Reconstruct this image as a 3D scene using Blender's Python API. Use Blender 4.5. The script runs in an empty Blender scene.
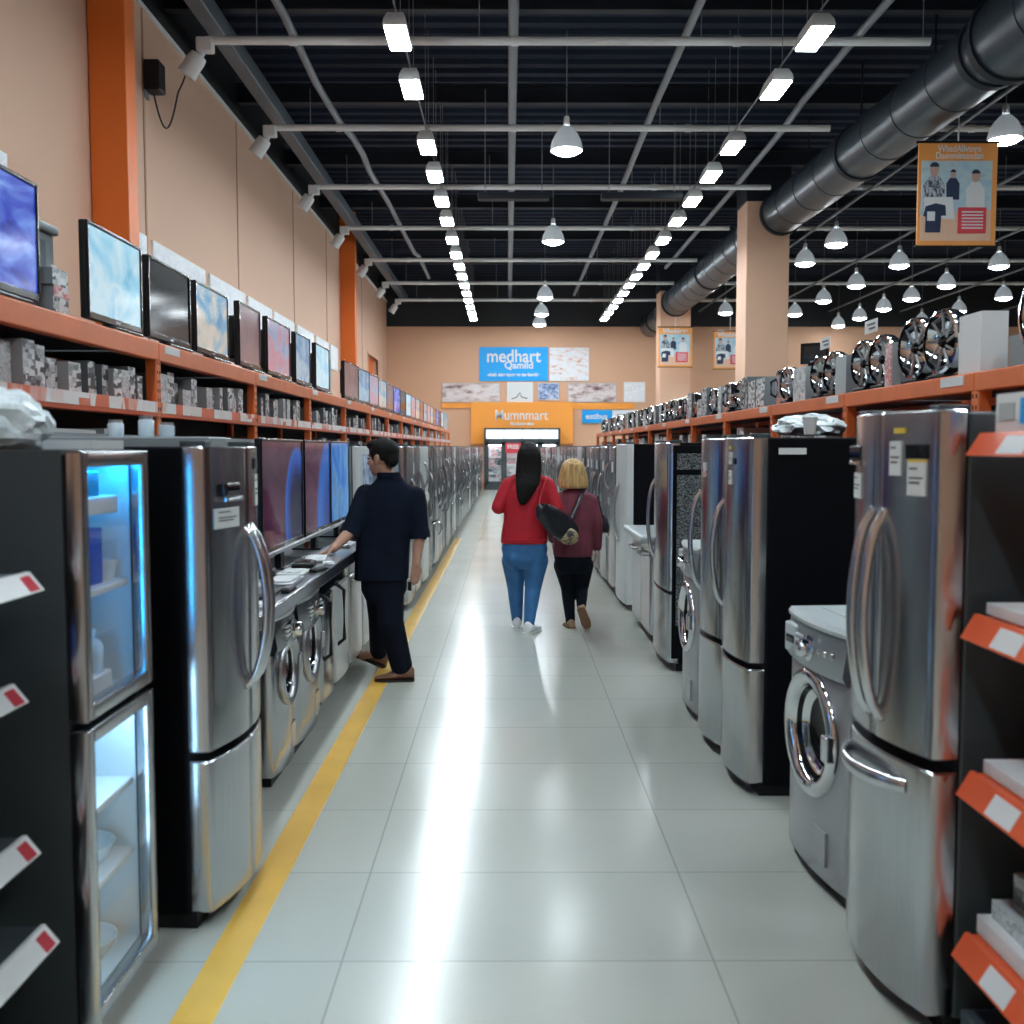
import bpy, bmesh, math, random
from mathutils import Vector, Matrix, noise
random.seed(7)
SC = bpy.context.scene
COL = SC.collection
PI = math.pi
L90, R90 = PI/2, -PI/2          # facing the aisle from the left row / from the right row

# ------------------------------------------------------------------ camera
EYE = Vector((0, 0, 1.68))
PITCH, YAW, FOC = math.atan(.064), .004, 1000.0
CAMROT = Matrix.Rotation(-YAW, 3, 'Z') @ Matrix.Rotation(PI/2-PITCH, 3, 'X')
def ray(px, py):
    return CAMROT @ Vector((px-512, 512-py, -FOC))
def atY(px, py, y):
    d = ray(px, py); return EYE + d*((y-EYE.y)/d.y)
def atZ(px, py, z):
    d = ray(px, py); return EYE + d*((z-EYE.z)/d.z)
cam = bpy.data.objects.new('camera', bpy.data.cameras.new('camera'))
COL.objects.link(cam)
cam.location = EYE
cam.rotation_euler = CAMROT.to_euler()
cam.data.sensor_width = 36
cam.data.lens = 36*FOC/1024
cam.data.clip_end = 200
cam.data.dof.use_dof = True
cam.data.dof.focus_distance = 8.0
cam.data.dof.aperture_fstop = 2.8
SC.camera = cam

# ------------------------------------------------------------------ words
ORD = ['zeroth','first','second','third','fourth','fifth','sixth','seventh','eighth','ninth','tenth','eleventh','twelfth',
       'thirteenth','fourteenth','fifteenth','sixteenth','seventeenth','eighteenth','nineteenth','twentieth']
TENS = {20:'twenty',30:'thirty',40:'forty',50:'fifty',60:'sixty',70:'seventy',80:'eighty',90:'ninety'}
TENTH = {30:'thirtieth',40:'fortieth',50:'fiftieth',60:'sixtieth',70:'seventieth',80:'eightieth',90:'ninetieth'}
def ordw(n):
    if n <= 20: return ORD[n]
    t, u = n//10*10, n % 10
    return TENTH[t] if u == 0 else TENS[t]+'-'+ORD[u]

# ------------------------------------------------------------------ materials
def new_mat(name):
    m = bpy.data.materials.new(name); m.use_nodes = True
    nt = m.node_tree
    return m, nt, nt.nodes['Principled BSDF']
def mat(name, col, rough=.5, metal=0., var=0., scale=8., bump=0., bscale=40., emit=None, estr=0., spec=.5, stretch=None, coat=0.):
    m, nt, b = new_mat(name)
    b.inputs['Base Color'].default_value = (*col, 1)
    b.inputs['Roughness'].default_value = rough
    b.inputs['Metallic'].default_value = metal
    b.inputs['Specular IOR Level'].default_value = spec
    if coat: b.inputs['Coat Weight'].default_value = coat
    if emit:
        b.inputs['Emission Color'].default_value = (*emit, 1); b.inputs['Emission Strength'].default_value = estr
    if var or bump:
        tc = nt.nodes.new('ShaderNodeTexCoord')
        vec = tc.outputs['Object']
        if stretch:
            mp = nt.nodes.new('ShaderNodeMapping'); mp.inputs['Scale'].default_value = stretch
            nt.links.new(vec, mp.inputs[0]); vec = mp.outputs[0]
    if var:
        n = nt.nodes.new('ShaderNodeTexNoise'); n.inputs['Scale'].default_value = scale; n.inputs['Detail'].default_value = 4
        nt.links.new(vec, n.inputs['Vector'])
        r = nt.nodes.new('ShaderNodeValToRGB')
        r.color_ramp.elements[0].position = .3; r.color_ramp.elements[1].position = .7
        r.color_ramp.elements[0].color = (*[c*(1-var) for c in col], 1)
        r.color_ramp.elements[1].color = (*[min(1, c*(1+var)) for c in col], 1)
        nt.links.new(n.outputs['Fac'], r.inputs[0]); nt.links.new(r.outputs[0], b.inputs['Base Color'])
    if bump:
        n2 = nt.nodes.new('ShaderNodeTexNoise'); n2.inputs['Scale'].default_value = bscale; n2.inputs['Detail'].default_value = 3
        nt.links.new(vec, n2.inputs['Vector'])
        bp = nt.nodes.new('ShaderNodeBump'); bp.inputs['Strength'].default_value = bump; bp.inputs['Distance'].default_value = .02
        nt.links.new(n2.outputs['Fac'], bp.inputs['Height']); nt.links.new(bp.outputs[0], b.inputs['Normal'])
    return m
def emitter(name, col, s):
    m, nt, b = new_mat(name)
    b.inputs['Base Color'].default_value = (*col, 1)
    b.inputs['Emission Color'].default_value = (*col, 1); b.inputs['Emission Strength'].default_value = s
    return m
def printed(name, cols, scale=(30, 30, 30), rough=.45, chunk=.35, rand=True, wrap=True):
    """printed packaging / poster art: blocky voronoi cells plus fine noise through a stepped ramp"""
    m, nt, b = new_mat(name)
    tc = nt.nodes.new('ShaderNodeTexCoord'); mp = nt.nodes.new('ShaderNodeMapping')
    mp.inputs['Scale'].default_value = scale
    nt.links.new(tc.outputs['Object'], mp.inputs[0])
    vec = mp.outputs[0]
    if rand:
        oi = nt.nodes.new('ShaderNodeObjectInfo'); ad = nt.nodes.new('ShaderNodeVectorMath'); ad.operation = 'ADD'
        mu = nt.nodes.new('ShaderNodeMath'); mu.operation = 'MULTIPLY'; mu.inputs[1].default_value = 57.
        nt.links.new(oi.outputs['Random'], mu.inputs[0]); nt.links.new(mu.outputs[0], ad.inputs[1]); nt.links.new(vec, ad.inputs[0])
        vec = ad.outputs[0]
    v = nt.nodes.new('ShaderNodeTexVoronoi'); v.distance = 'CHEBYCHEV'; v.inputs['Scale'].default_value = 1
    n = nt.nodes.new('ShaderNodeTexNoise'); n.inputs['Scale'].default_value = 2.3; n.inputs['Detail'].default_value = 5
    nt.links.new(vec, v.inputs['Vector']); nt.links.new(vec, n.inputs['Vector'])
    sep = nt.nodes.new('ShaderNodeSeparateColor'); nt.links.new(v.outputs['Color'], sep.inputs[0])
    mx = nt.nodes.new('ShaderNodeMix'); mx.inputs[0].default_value = chunk
    nt.links.new(n.outputs['Fac'], mx.inputs[2]); nt.links.new(sep.outputs[0], mx.inputs[3])
    r = nt.nodes.new('ShaderNodeValToRGB'); r.color_ramp.interpolation = 'LINEAR'
    els = r.color_ramp.elements
    k = len(cols)
    for i, c in enumerate(cols):
        p = .25+.5*i/(k-1)
        if i == 0: e = els[0]; e.position = p
        elif i == k-1: e = els[-1]; e.position = p
        else: e = els.new(p)
        e.color = (*c, 1)
    nt.links.new(mx.outputs[0], r.inputs[0]); nt.links.new(r.outputs[0], b.inputs['Base Color'])
    b.inputs['Roughness'].default_value = rough
    return m
def screen(name, cols, scale=2., stretch=(1, 1, 1), strength=.9, circle=None, ccols=None):
    """a lit television picture"""
    m, nt, b = new_mat(name)
    b.inputs['Base Color'].default_value = (.006, .006, .008, 1); b.inputs['Roughness'].default_value = .12
    tc = nt.nodes.new('ShaderNodeTexCoord'); mp = nt.nodes.new('ShaderNodeMapping'); mp.inputs['Scale'].default_value = stretch
    nt.links.new(tc.outputs['Object'], mp.inputs[0])
    n = nt.nodes.new('ShaderNodeTexNoise'); n.inputs['Scale'].default_value = scale; n.inputs['Detail'].default_value = 4; n.inputs['Distortion'].default_value = .6
    nt.links.new(mp.outputs[0], n.inputs['Vector'])
    r = nt.nodes.new('ShaderNodeValToRGB'); k = len(cols)
    els = r.color_ramp.elements
    for i, c in enumerate(cols):
        p = .3+.4*i/(k-1)
        if i == 0: e = els[0]; e.position = p
        elif i == k-1: e = els[-1]; e.position = p
        else: e = els.new(p)
        e.color = (*c, 1)
    nt.links.new(n.outputs['Fac'], r.inputs[0]); out = r.outputs[0]
    if circle:
        d = nt.nodes.new('ShaderNodeVectorMath'); d.operation = 'DISTANCE'
        mp2 = nt.nodes.new('ShaderNodeMapping'); mp2.inputs['Scale'].default_value = circle[3]
        nt.links.new(tc.outputs['Object'], mp2.inputs[0])
        nt.links.new(mp2.outputs[0], d.inputs[0]); d.inputs[1].default_value = circle[:3]
        r2 = nt.nodes.new('ShaderNodeValToRGB'); e2 = r2.color_ramp.elements
        for i, (p, c, a) in enumerate(ccols):
            if i == 0: e = e2[0]; e.position = p
            elif i == len(ccols)-1: e = e2[-1]; e.position = p
            else: e = e2.new(p)
            e.color = (*c, a)
        nt.links.new(d.outputs['Value'], r2.inputs[0])
        mx = nt.nodes.new('ShaderNodeMix'); mx.data_type = 'RGBA'
        nt.links.new(r2.outputs['Alpha'], mx.inputs[0]); nt.links.new(out, mx.inputs[6]); nt.links.new(r2.outputs[0], mx.inputs[7])
        out = mx.outputs[2]
    nt.links.new(out, b.inputs['Emission Color']); b.inputs['Emission Strength'].default_value = strength
    return m
def glass_mat(name, tint=(1, 1, 1)):
    m = bpy.data.materials.new(name); m.use_nodes = True; nt = m.node_tree; nt.nodes.clear()
    o = nt.nodes.new('ShaderNodeOutputMaterial'); t = nt.nodes.new('ShaderNodeBsdfTransparent'); t.inputs[0].default_value = (*tint, 1)
    g = nt.nodes.new('ShaderNodeBsdfGlossy'); g.inputs['Roughness'].default_value = .03
    f = nt.nodes.new('ShaderNodeFresnel'); ge = nt.nodes.new('ShaderNodeNewGeometry'); io = nt.nodes.new('ShaderNodeMix')
    io.inputs[2].default_value = 1.30; io.inputs[3].default_value = 1/1.30
    nt.links.new(ge.outputs['Backfacing'], io.inputs[0]); nt.links.new(io.outputs[0], f.inputs[0])
    mx = nt.nodes.new('ShaderNodeMixShader')
    nt.links.new(f.outputs[0], mx.inputs[0]); nt.links.new(t.outputs[0], mx.inputs[1]); nt.links.new(g.outputs[0], mx.inputs[2]); nt.links.new(mx.outputs[0], o.inputs[0])
    return m

M = {}
M['steel'] = mat('brushed steel', (.52, .53, .55), .21, 1, var=.06, scale=3, stretch=(60, 60, 1.2))
M['steel_dark'] = mat('dark steel', (.27, .28, .30), .25, 1, var=.06, scale=3, stretch=(60, 60, 1.2))
M['steel_side'] = mat('steel edge', (.42, .43, .46), .3, 1)
M['chrome'] = mat('chrome', (.75, .76, .78), .09, 1)
M['handle'] = mat('satin handle', (.62, .64, .67), .22, 1)
M['side_grey'] = mat('dark grey cabinet paint', (.050, .064, .073), .42, spec=.4)
M['side_mid'] = mat('mid grey cabinet paint', (.27, .31, .33), .45)
M['side_black'] = mat('black cabinet paint', (.0025, .003, .005), .5, spec=.12)
M['black'] = mat('black plastic', (.006, .006, .008), .45, spec=.3)
M['black_gloss'] = mat('gloss black', (.006, .006, .009), .12)
M['washer'] = mat('silver washer paint', (.43, .44, .46), .3, .65)
M['washer_light'] = mat('pale washer top', (.55, .61, .63), .35, .2)
M['panel'] = mat('washer control panel', (.36, .39, .42), .3, .7)
M['white'] = mat('white plastic', (.75, .77, .78), .4)
M['white_enamel'] = mat('white enamel', (.66, .69, .70), .3)
M['paper'] = mat('white paper', (.72, .74, .75), .6)
M['ink'] = mat('ink grey', (.12, .12, .14), .6)
M['yellow_ink'] = mat('yellow sticker', (.75, .55, .08), .5)
M['red'] = mat('red sticker', (.55, .03, .05), .5)
M['orange'] = mat('orange rack steel', (.75, .17, .045), .4, var=.08, scale=5)
M['orange_shelf'] = mat('red orange shelf lip', (.76, .115, .04), .35)
M['orange_pillar'] = mat('orange pillar paint', (.80, .17, .02), .5)
M['orange_sign'] = mat('orange sign', (.95, .36, .05), .5)
M['orange_banner'] = mat('banner orange', (.90, .36, .09), .5)
M['blue_sign'] = mat('blue sign', (.0, .36, .85), .5)
M['peach'] = mat('peach wall paint', (.70, .44, .31), .7, var=.03, scale=.6)
M['conduit'] = mat('pale pipe', (.74, .75, .76), .45)
M['conduit_grey'] = mat('grey conduit', (.20, .22, .25), .5)
M['dark_beam'] = mat('dark painted steel', (.012, .016, .025), .6, spec=.3)
M['beam_grey'] = mat('blue grey beam', (.10, .12, .145), .5)
M['deck'] = mat('dark ceiling deck', (.013, .021, .042), .7, spec=.2)
M['duct'] = mat('dark duct', (.045, .062, .08), .33, .35, bump=.15, bscale=6)
M['lamp'] = emitter('lamp diffuser', (.84, .95, 1.0), 102)
M['bell'] = emitter('pendant glow', (.86, .95, 1.0), 44)
M['bell_shade'] = mat('glowing pendant shade', (.62, .66, .70), .4, emit=(.8, .92, 1), estr=.16)
M['tick'] = mat('tv trim silver', (.5, .52, .55), .3, .8)
M['liner'] = mat('white fridge liner', (.72, .78, .80), .45)
M['glass'] = glass_mat('clear glass')
M['smoked'] = mat('smoked door glass', (.008, .009, .011), .08, spec=.25)
M['blue_pack'] = mat('blue packet', (.03, .10, .55), .45)
M['deep_red'] = mat('dark red pack', (.10, .012, .02), .45)
M['plastic_wrap'] = mat('cloudy plastic wrap', (.62, .70, .74), .22, bump=.5, bscale=25)
M['clear_bottle'] = mat('pale bottle', (.60, .72, .80), .15)
M['card_grey'] = mat('grey carton', (.15, .18, .20), .6)
M['card_pale'] = mat('pale carton', (.42, .47, .49), .6)
M['card_brown'] = mat('brown carton', (.35, .22, .12), .7)
M['print_grey'] = printed('grey printed pack', [(.05, .055, .06), (.32, .35, .38), (.62, .66, .68), (.80, .82, .83)], (20, 20, 40), chunk=.6)
M['print_pale'] = printed('pale printed pack', [(.22, .25, .27), (.52, .57, .60), (.72, .75, .76), (.30, .33, .35)], (18, 18, 30))
M['print_dark'] = printed('dark printed pack', [(.01, .012, .014), (.05, .055, .06), (.25, .28, .3), (.6, .62, .63)], (18, 18, 34), chunk=.6)
M['print_red'] = printed('red and white print', [(.5, .52, .55), (.7, .72, .72), (.55, .05, .06), (.7, .7, .7)], (16, 16, 24))
M['labels'] = printed('orange and white price rail', [(.78, .16, .07), (.82, .80, .80), (.82, .70, .66), (.82, .80, .80)], (1, 8, 3), chunk=.85)
M['poster_faint'] = printed('faint printed poster', [(.86, .88, .90), (.88, .89, .91), (.72, .75, .82), (.90, .90, .91)], (3, 7, 12), chunk=.15, rough=.6)
M['poster_photo'] = printed('greyish photo strip', [(.10, .04, .05), (.45, .33, .33), (.68, .60, .60), (.75, .70, .71), (.6, .5, .5)], (1.1, 1, 2.6), chunk=.2, rough=.6)
M['poster_art'] = printed('white art poster', [(.55, .10, .08), (.80, .62, .58), (.82, .84, .88), (.80, .82, .86), (.55, .72, .85)], (1.6, 1, 3.4), chunk=.15, rough=.6)
M['poster_blue'] = printed('blue photo', [(.05, .10, .30), (.18, .28, .52), (.55, .62, .75), (.75, .75, .8)], (3, 1, 4), chunk=.2, rough=.6)
M['cooler_goods'] = printed('stocked shelves print', [(.05, .07, .09), (.70, .72, .75), (.85, .88, .9), (.6, .25, .3), (.8, .82, .86)], (2.2, 1, 4.5), chunk=.5)
M['lattice'] = printed('speckled lattice', [(.004, .004, .005), (.015, .017, .018), (.30, .34, .35), (.01, .01, .012)], (110, 110, 150), chunk=.5, rand=False)
M['banner_photo'] = printed('banner photo sky', [(.30, .52, .68), (.42, .62, .74), (.55, .68, .74), (.35, .5, .6)], (2, 1, 4), chunk=.1)
M['skin_man'] = mat('tan skin', (.50, .27, .19), .5, var=.06, scale=20)
M['skin_fair'] = mat('fair skin', (.60, .33, .25), .5, var=.05, scale=20)
M['shirt_navy'] = mat('navy shirt cloth', (.006, .010, .022), .9, spec=.15, var=.2, scale=9, bump=.35, bscale=9)
M['trouser_navy'] = mat('dark navy trousers', (.005, .007, .015), .9, spec=.15, bump=.3, bscale=8)
M['leather_brown'] = mat('brown leather', (.16, .065, .035), .4)
M['sole_dark'] = mat('dark sole', (.02, .016, .014), .6)
M['hair_black'] = mat('black hair', (.006, .005, .005), .6, spec=.2, bump=.5, bscale=30, stretch=(5, 5, .4))
M['hair_blonde'] = mat('blonde hair', (.52, .33, .13), .45, var=.45, scale=14, bump=.6, bscale=30, stretch=(4, 4, .5))
M['knit_red'] = mat('red knit', (.50, .008, .022), .75, var=.12, scale=10, bump=.3, bscale=10)
M['jeans'] = mat('blue denim', (.035, .15, .36), .75, var=.22, scale=6, bump=.25, bscale=9)
M['top_maroon'] = mat('maroon top', (.16, .028, .05), .75, var=.15, scale=10, bump=.3, bscale=11)
M['leggings'] = mat('black leggings', (.005, .007, .012), .85, spec=.15)
M['sneaker'] = mat('white sneaker', (.80, .82, .83), .5)
M['tan_shoe'] = mat('tan shoe', (.42, .28, .17), .5)
M['gum_sole'] = mat('brown rubber sole', (.26, .14, .075), .6)
M['bag'] = mat('black bag leather', (.012, .014, .02), .28, bump=.5, bscale=14)
M['bag_gold'] = printed('gilded bag print', [(.012, .014, .02), (.02, .02, .025), (.45, .36, .2), (.02, .02, .025)], (30, 30, 30))
M['eye'] = mat('dark eye', (.02, .015, .012), .2)
M['navy_print'] = mat('printed navy', (.02, .035, .085), .6)
M['white_print'] = mat('printed white', (.74, .76, .78), .6)
M['skin_print'] = mat('printed skin', (.60, .38, .30), .6)
M['sand_print'] = mat('printed sand', (.78, .50, .36), .6)
M['red_print'] = mat('printed red', (.70, .06, .08), .6)
M['stripe_print'] = printed('printed check shirt', [(.03, .04, .08), (.05, .06, .1), (.55, .6, .66), (.5, .55, .6)], (40, 1, 14), chunk=.3)
M['stripe'] = mat('yellow floor paint', (.78, .46, .09), .3, var=.08, scale=3)

SCR = {}
SCR['blue'] = screen('screen blue waves', [(.01, .02, .16), (.03, .06, .45), (.12, .22, .65), (.30, .48, .75)], 3, (1, 1, 2.6), 1.0)
SCR['sky'] = screen('screen pale sky', [(.10, .35, .55), (.25, .52, .68), (.45, .62, .70), (.2, .48, .68)], 3, (1, 1, 1.4), 1.0)
SCR['cloud'] = screen('screen sky and sand', [(.04, .16, .34), (.14, .32, .48), (.50, .46, .40), (.55, .5, .45)], 3, (1, 1, 1.6), .9)
SCR['off'] = mat('dark switched off screen', (.012, .014, .020), .10, spec=.6)
SCR['brown'] = screen('screen dim rose', [(.10, .06, .08), (.20, .13, .15), (.28, .18, .18)], 2, (1, 1, 1), .7)
SCR['rose'] = screen('screen rose and blue', [(.12, .22, .42), (.28, .36, .52), (.5, .22, .28), (.25, .38, .55)], 2.6, (1, 1, 1.5), .8)
SCR['teal'] = screen('screen teal sea', [(.03, .12, .30), (.08, .25, .45), (.30, .42, .50), (.1, .3, .5)], 2.6, (1, 1, 1.8), .9)
SCR['wave'] = screen('screen purple with blue arc', [(.025, .008, .028), (.075, .018, .048), (.11, .032, .066)], 3, (1, 1, 1.5), .6,
                     (.40, 0, -.12, (1, 1, .85)), [(0, (.006, .006, .03), 1), (.20, (.01, .01, .06), 1), (.29, (.015, .07, .40), 1), (.345, (.02, .14, .60), 1), (.39, (.08, .03, .09), 0)])
SCR['wave2'] = screen('screen violet with blue sweep', [(.035, .010, .035), (.085, .022, .06), (.12, .038, .08)], 3, (1, 1, 1.5), .65,
                      (.50, 0, -.25, (1, 1, .8)), [(0, (.015, .04, .18), 1), (.25, (.015, .07, .34), 1), (.44, (.02, .15, .55), 1), (.52, (.02, .12, .48), 1), (.60, (.1, .03, .09), 0)])
SCR['wave3'] = screen('screen bright blue swirl', [(.012, .07, .30), (.025, .16, .55), (.10, .28, .55), (.10, .12, .12)], 3.5, (1, 1, .8), .8)

# ------------------------------------------------------------------ mesh building
class MB:
    def __init__(s): s.bm = bmesh.new(); s.mi = 0
    def _tag(s, verts):
        for f in {f for v in verts for f in v.link_faces}: f.material_index = s.mi
    def box(s, x0, x1, y0, y1, z0, z1, bev=0., seg=2, rot=None, piv=None):
        r = bmesh.ops.create_cube(s.bm, size=1)
        vs = r['verts']
        for v in vs:
            v.co = Vector((x0+(v.co.x+.5)*(x1-x0), y0+(v.co.y+.5)*(y1-y0), z0+(v.co.z+.5)*(z1-z0)))
        if bev > 0:
            es = list({e for v in vs for e in v.link_edges})
            rr = bmesh.ops.bevel(s.bm, geom=es, offset=bev, segments=seg, affect='EDGES', profile=.5, clamp_overlap=True)
            vs = list({v for f in rr['faces'] for v in f.verts} | {v for v in vs if v.is_valid})
            vs = s._island(vs)
        if rot is not None:
            p = Vector(piv) if piv is not None else Vector(((x0+x1)/2, (y0+y1)/2, (z0+z1)/2))
            for v in vs: v.co = p + rot @ (v.co-p)
        s._tag(vs); return s
    def _island(s, vs):
        seen = set(vs); st = list(vs)
        while st:
            v = st.pop()
            for e in v.link_edges:
                o = e.other_vert(v)
                if o not in seen: seen.add(o); st.append(o)
        return list(seen)
    def rings(s, rings, cap=True, closed=True):
        rv = [[s.bm.verts.new(p) for p in r] for r in rings]
        n = len(rv[0]); new = []
        for a, b in zip(rv, rv[1:]):
            for i in range(n if closed else n-1):
                j = (i+1) % n
                try: new.append(s.bm.faces.new((a[i], a[j], b[j], b[i])))
                except ValueError: pass
        if cap and closed:
            for r in (rv[0], rv[-1]):
                try: new.append(s.bm.faces.new(r))
                except ValueError: pass
        for f in new: f.material_index = s.mi
        return s
    def tube(s, pts, rad, seg=10, flat=1.0, hint=(0, 0, 1), cap=True):
        pts = [Vector(p) for p in pts]; n = len(pts)
        rad = rad if isinstance(rad, list) else [rad]*n
        rings = []; h = Vector(hint)
        for i, p in enumerate(pts):
            t = (pts[min(i+1, n-1)]-pts[max(i-1, 0)]).normalized()
            a = h - t*h.dot(t)
            if a.length < 1e-3: a = Vector((1, 0, 0)) - t*t.x
            if a.length < 1e-3: a = Vector((0, 1, 0)) - t*t.y
            a.normalize(); b = t.cross(a)
            r = rad[i]
            ra, rb = r if isinstance(r, (list, tuple)) else (r, r*flat)
            rings.append([p + a*math.cos(2*PI*k/seg)*ra + b*math.sin(2*PI*k/seg)*rb for k in range(seg)])
        return s.rings(rings, cap)
    def capsule(s, a, b, ra, rb=None, seg=12):
        """a limb: cone between two balls"""
        a, b = Vector(a), Vector(b); rb = ra if rb is None else rb
        t = (b-a).normalized(); pts = []; rr = []
        for k in range(4):
            th = PI/2*k/4; pts.append(a - t*ra*math.cos(th)); rr.append(max(.001, ra*math.sin(th)))
        pts.append(a); rr.append(ra); pts.append((a+b)/2); rr.append((ra+rb)/2); pts.append(b); rr.append(rb)
        for k in range(3, -1, -1):
            th = PI/2*k/4; pts.append(b + t*rb*math.cos(th)); rr.append(max(.001, rb*math.sin(th)))
        return s.tube(pts, rr, seg)
    def ball(s, c, r, seg=16, rot=None):
        r = r if isinstance(r, (list, tuple)) else (r, r, r)
        q = bmesh.ops.create_uvsphere(s.bm, u_segments=seg, v_segments=max(8, seg*3//4), radius=1)
        for v in q['verts']:
            p = Vector((v.co.x*r[0], v.co.y*r[1], v.co.z*r[2]))
            if rot is not None: p = rot @ p
            v.co = p+Vector(c)
        s._tag(q['verts']); return s
    def lathe(s, prof, c=(0, 0, 0), axis='z', seg=24, cap=True):
        rings = []
        c = Vector(c)
        for r, h in prof:
            ring = []
            for k in range(seg):
                a = 2*PI*k/seg; u, v = max(r, .0005)*math.cos(a), max(r, .0005)*math.sin(a)
                ring.append(c+Vector({'z': (u, v, h), 'y': (u, h, v), 'x': (h, u, v)}[axis]))
            rings.append(ring)
        return s.rings(rings, cap)
    def prism(s, out, z0, z1, plane='xy'):
        """outline extruded along the third axis"""
        f = {'xy': lambda a, b, h: (a, b, h), 'xz': lambda a, b, h: (a, h, b), 'yz': lambda a, b, h: (h, a, b)}[plane]
        return s.rings([[f(a, b, z0) for a, b in out], [f(a, b, z1) for a, b in out]])
    def xform(s, m):
        s.bm.transform(m); return s
    def build(s, name, mats, parent=None, sharp=50, loc=None, smooth=True):
        bm = s.bm
        bmesh.ops.recalc_face_normals(bm, faces=bm.faces)
        ca = math.radians(sharp)
        for f in bm.faces: f.smooth = smooth
        for e in bm.edges:
            if len(e.link_faces) == 2:
                an = e.calc_face_angle(0); a1, a2 = sorted(f.calc_area() for f in e.link_faces)
                e.smooth = an < ca and not (an > .2 and a2 > 10*a1)
        me = bpy.data.meshes.new(name); bm.to_mesh(me); bm.free()
        for mm in (mats if isinstance(mats, (list, tuple)) else [mats]): me.materials.append(mm)
        o = bpy.data.objects.new(name, me); COL.objects.link(o)
        if parent is not None: o.parent = parent
        if loc is not None: o.location = loc
        return o

def tag(o, label, cat, group=None, kind=None):
    o['label'] = label; o['category'] = cat
    if group: o['group'] = group
    if kind: o['kind'] = kind
    return o
def thing(name, label, cat, loc=(0, 0, 0), rotz=0., group=None):
    o = bpy.data.objects.new(name, None); COL.objects.link(o)
    o.empty_display_size = .1
    o.location = loc; o.rotation_euler = (0, 0, rotz)
    return tag(o, label, cat, group)
def struct(o, label=None):
    o['kind'] = 'structure'
    if label: o['label'] = label
    return o
def dup(root, loc, rotz=None, label=None, group=None):
    def cp(o, par):
        c = o.copy(); COL.objects.link(c)
        if par is not None: c.parent = par
        for ch in o.children: cp(ch, c)
        return c
    r = cp(root, None); r.location = loc
    if rotz is not None: r.rotation_euler = (0, 0, rotz)
    if label: r['label'] = label
    if group: r['group'] = group
    return r
def lab(o, text): o['label'] = text; return o
def text(name, s, size, m, parent, loc, rot=(PI/2, 0, 0), bold=0., extrude=.004, align='CENTER', xs=1.):
    cu = bpy.data.curves.new('lettering', 'FONT'); cu.body = s; cu.size = size; cu.align_x = align; cu.align_y = 'CENTER'
    cu.extrude = extrude; cu.offset = bold
    t = bpy.data.objects.new('lettering', cu); COL.objects.link(t)
    bpy.context.view_layer.update()
    me = bpy.data.meshes.new_from_object(t.evaluated_get(bpy.context.evaluated_depsgraph_get()))
    bpy.data.objects.remove(t); bpy.data.curves.remove(cu)
    me.materials.clear(); me.materials.append(m)
    o = bpy.data.objects.new(name, me); COL.objects.link(o)
    o.parent = parent; o.location = loc; o.rotation_euler = rot; o.scale = (xs, 1, 1)
    return o
def fuse(mb, name, m, parent, voxel=.008, smooth=3):
    """one continuous surface out of overlapping volumes"""
    me = bpy.data.meshes.new('tmp'); bmesh.ops.recalc_face_normals(mb.bm, faces=mb.bm.faces); mb.bm.to_mesh(me); mb.bm.free()
    t = bpy.data.objects.new('tmp', me); COL.objects.link(t)
    md = t.modifiers.new('r', 'REMESH'); md.mode = 'VOXEL'; md.voxel_size = voxel; md.use_smooth_shade = True
    if smooth:
        sm = t.modifiers.new('s', 'SMOOTH'); sm.iterations = smooth; sm.factor = .5
    bpy.context.view_layer.update()
    out = bpy.data.meshes.new_from_object(t.evaluated_get(bpy.context.evaluated_depsgraph_get()))
    bpy.data.objects.remove(t); bpy.data.meshes.remove(me)
    out.name = name; out.materials.clear(); out.materials.append(m)
    for p in out.polygons: p.use_smooth = True
    o = bpy.data.objects.new(name, out); COL.objects.link(o); o.parent = parent
    return o
# ------------------------------------------------------------------ the setting
XL, XR, YB, YF, ZC = -4.95, 24.0, 41.2, -8.0, 8.7
def tiled_floor():
    m, nt, b = new_mat('glossy cream floor tiles')
    tc = nt.nodes.new('ShaderNodeTexCoord'); mp = nt.nodes.new('ShaderNodeMapping')
    mp.inputs['Location'].default_value = (.545+12.2, 7.1325, 0)
    nt.links.new(tc.outputs['Object'], mp.inputs[0])
    br = nt.nodes.new('ShaderNodeTexBrick'); br.offset = 0; br.inputs['Scale'].default_value = 1
    br.inputs['Brick Width'].default_value = 1.22; br.inputs['Row Height'].default_value = .6875; br.inputs['Mortar Size'].default_value = .0035
    br.inputs['Color1'].default_value = (.50, .515, .465, 1); br.inputs['Color2'].default_value = (.475, .49, .445, 1); br.inputs['Mortar'].default_value = (.33, .34, .31, 1)
    nt.links.new(mp.outputs[0], br.inputs['Vector'])
    nt.links.new(br.outputs['Color'], b.inputs['Base Color'])
    n = nt.nodes.new('ShaderNodeTexNoise'); n.inputs['Scale'].default_value = 1.3; n.inputs['Detail'].default_value = 5
    nt.links.new(tc.outputs['Object'], n.inputs['Vector'])
    mr = nt.nodes.new('ShaderNodeMapRange'); mr.inputs[3].default_value = .13; mr.inputs[4].default_value = .24
    nt.links.new(n.outputs['Fac'], mr.inputs[0]); nt.links.new(mr.outputs[0], b.inputs['Roughness'])
    b.inputs['Specular IOR Level'].default_value = .6
    return m
fl = MB().box(XL-.2, XR+.2, YF-.2, YB+.2, -.12, 0).build('floor', tiled_floor(), smooth=False)
struct(fl)
struct(MB().box(-.99, -.865, YF, 18.6, .0004, .0016).build('trim_1', M['stripe'], smooth=False), 'yellow guide stripe painted along the left side of the aisle')
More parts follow.
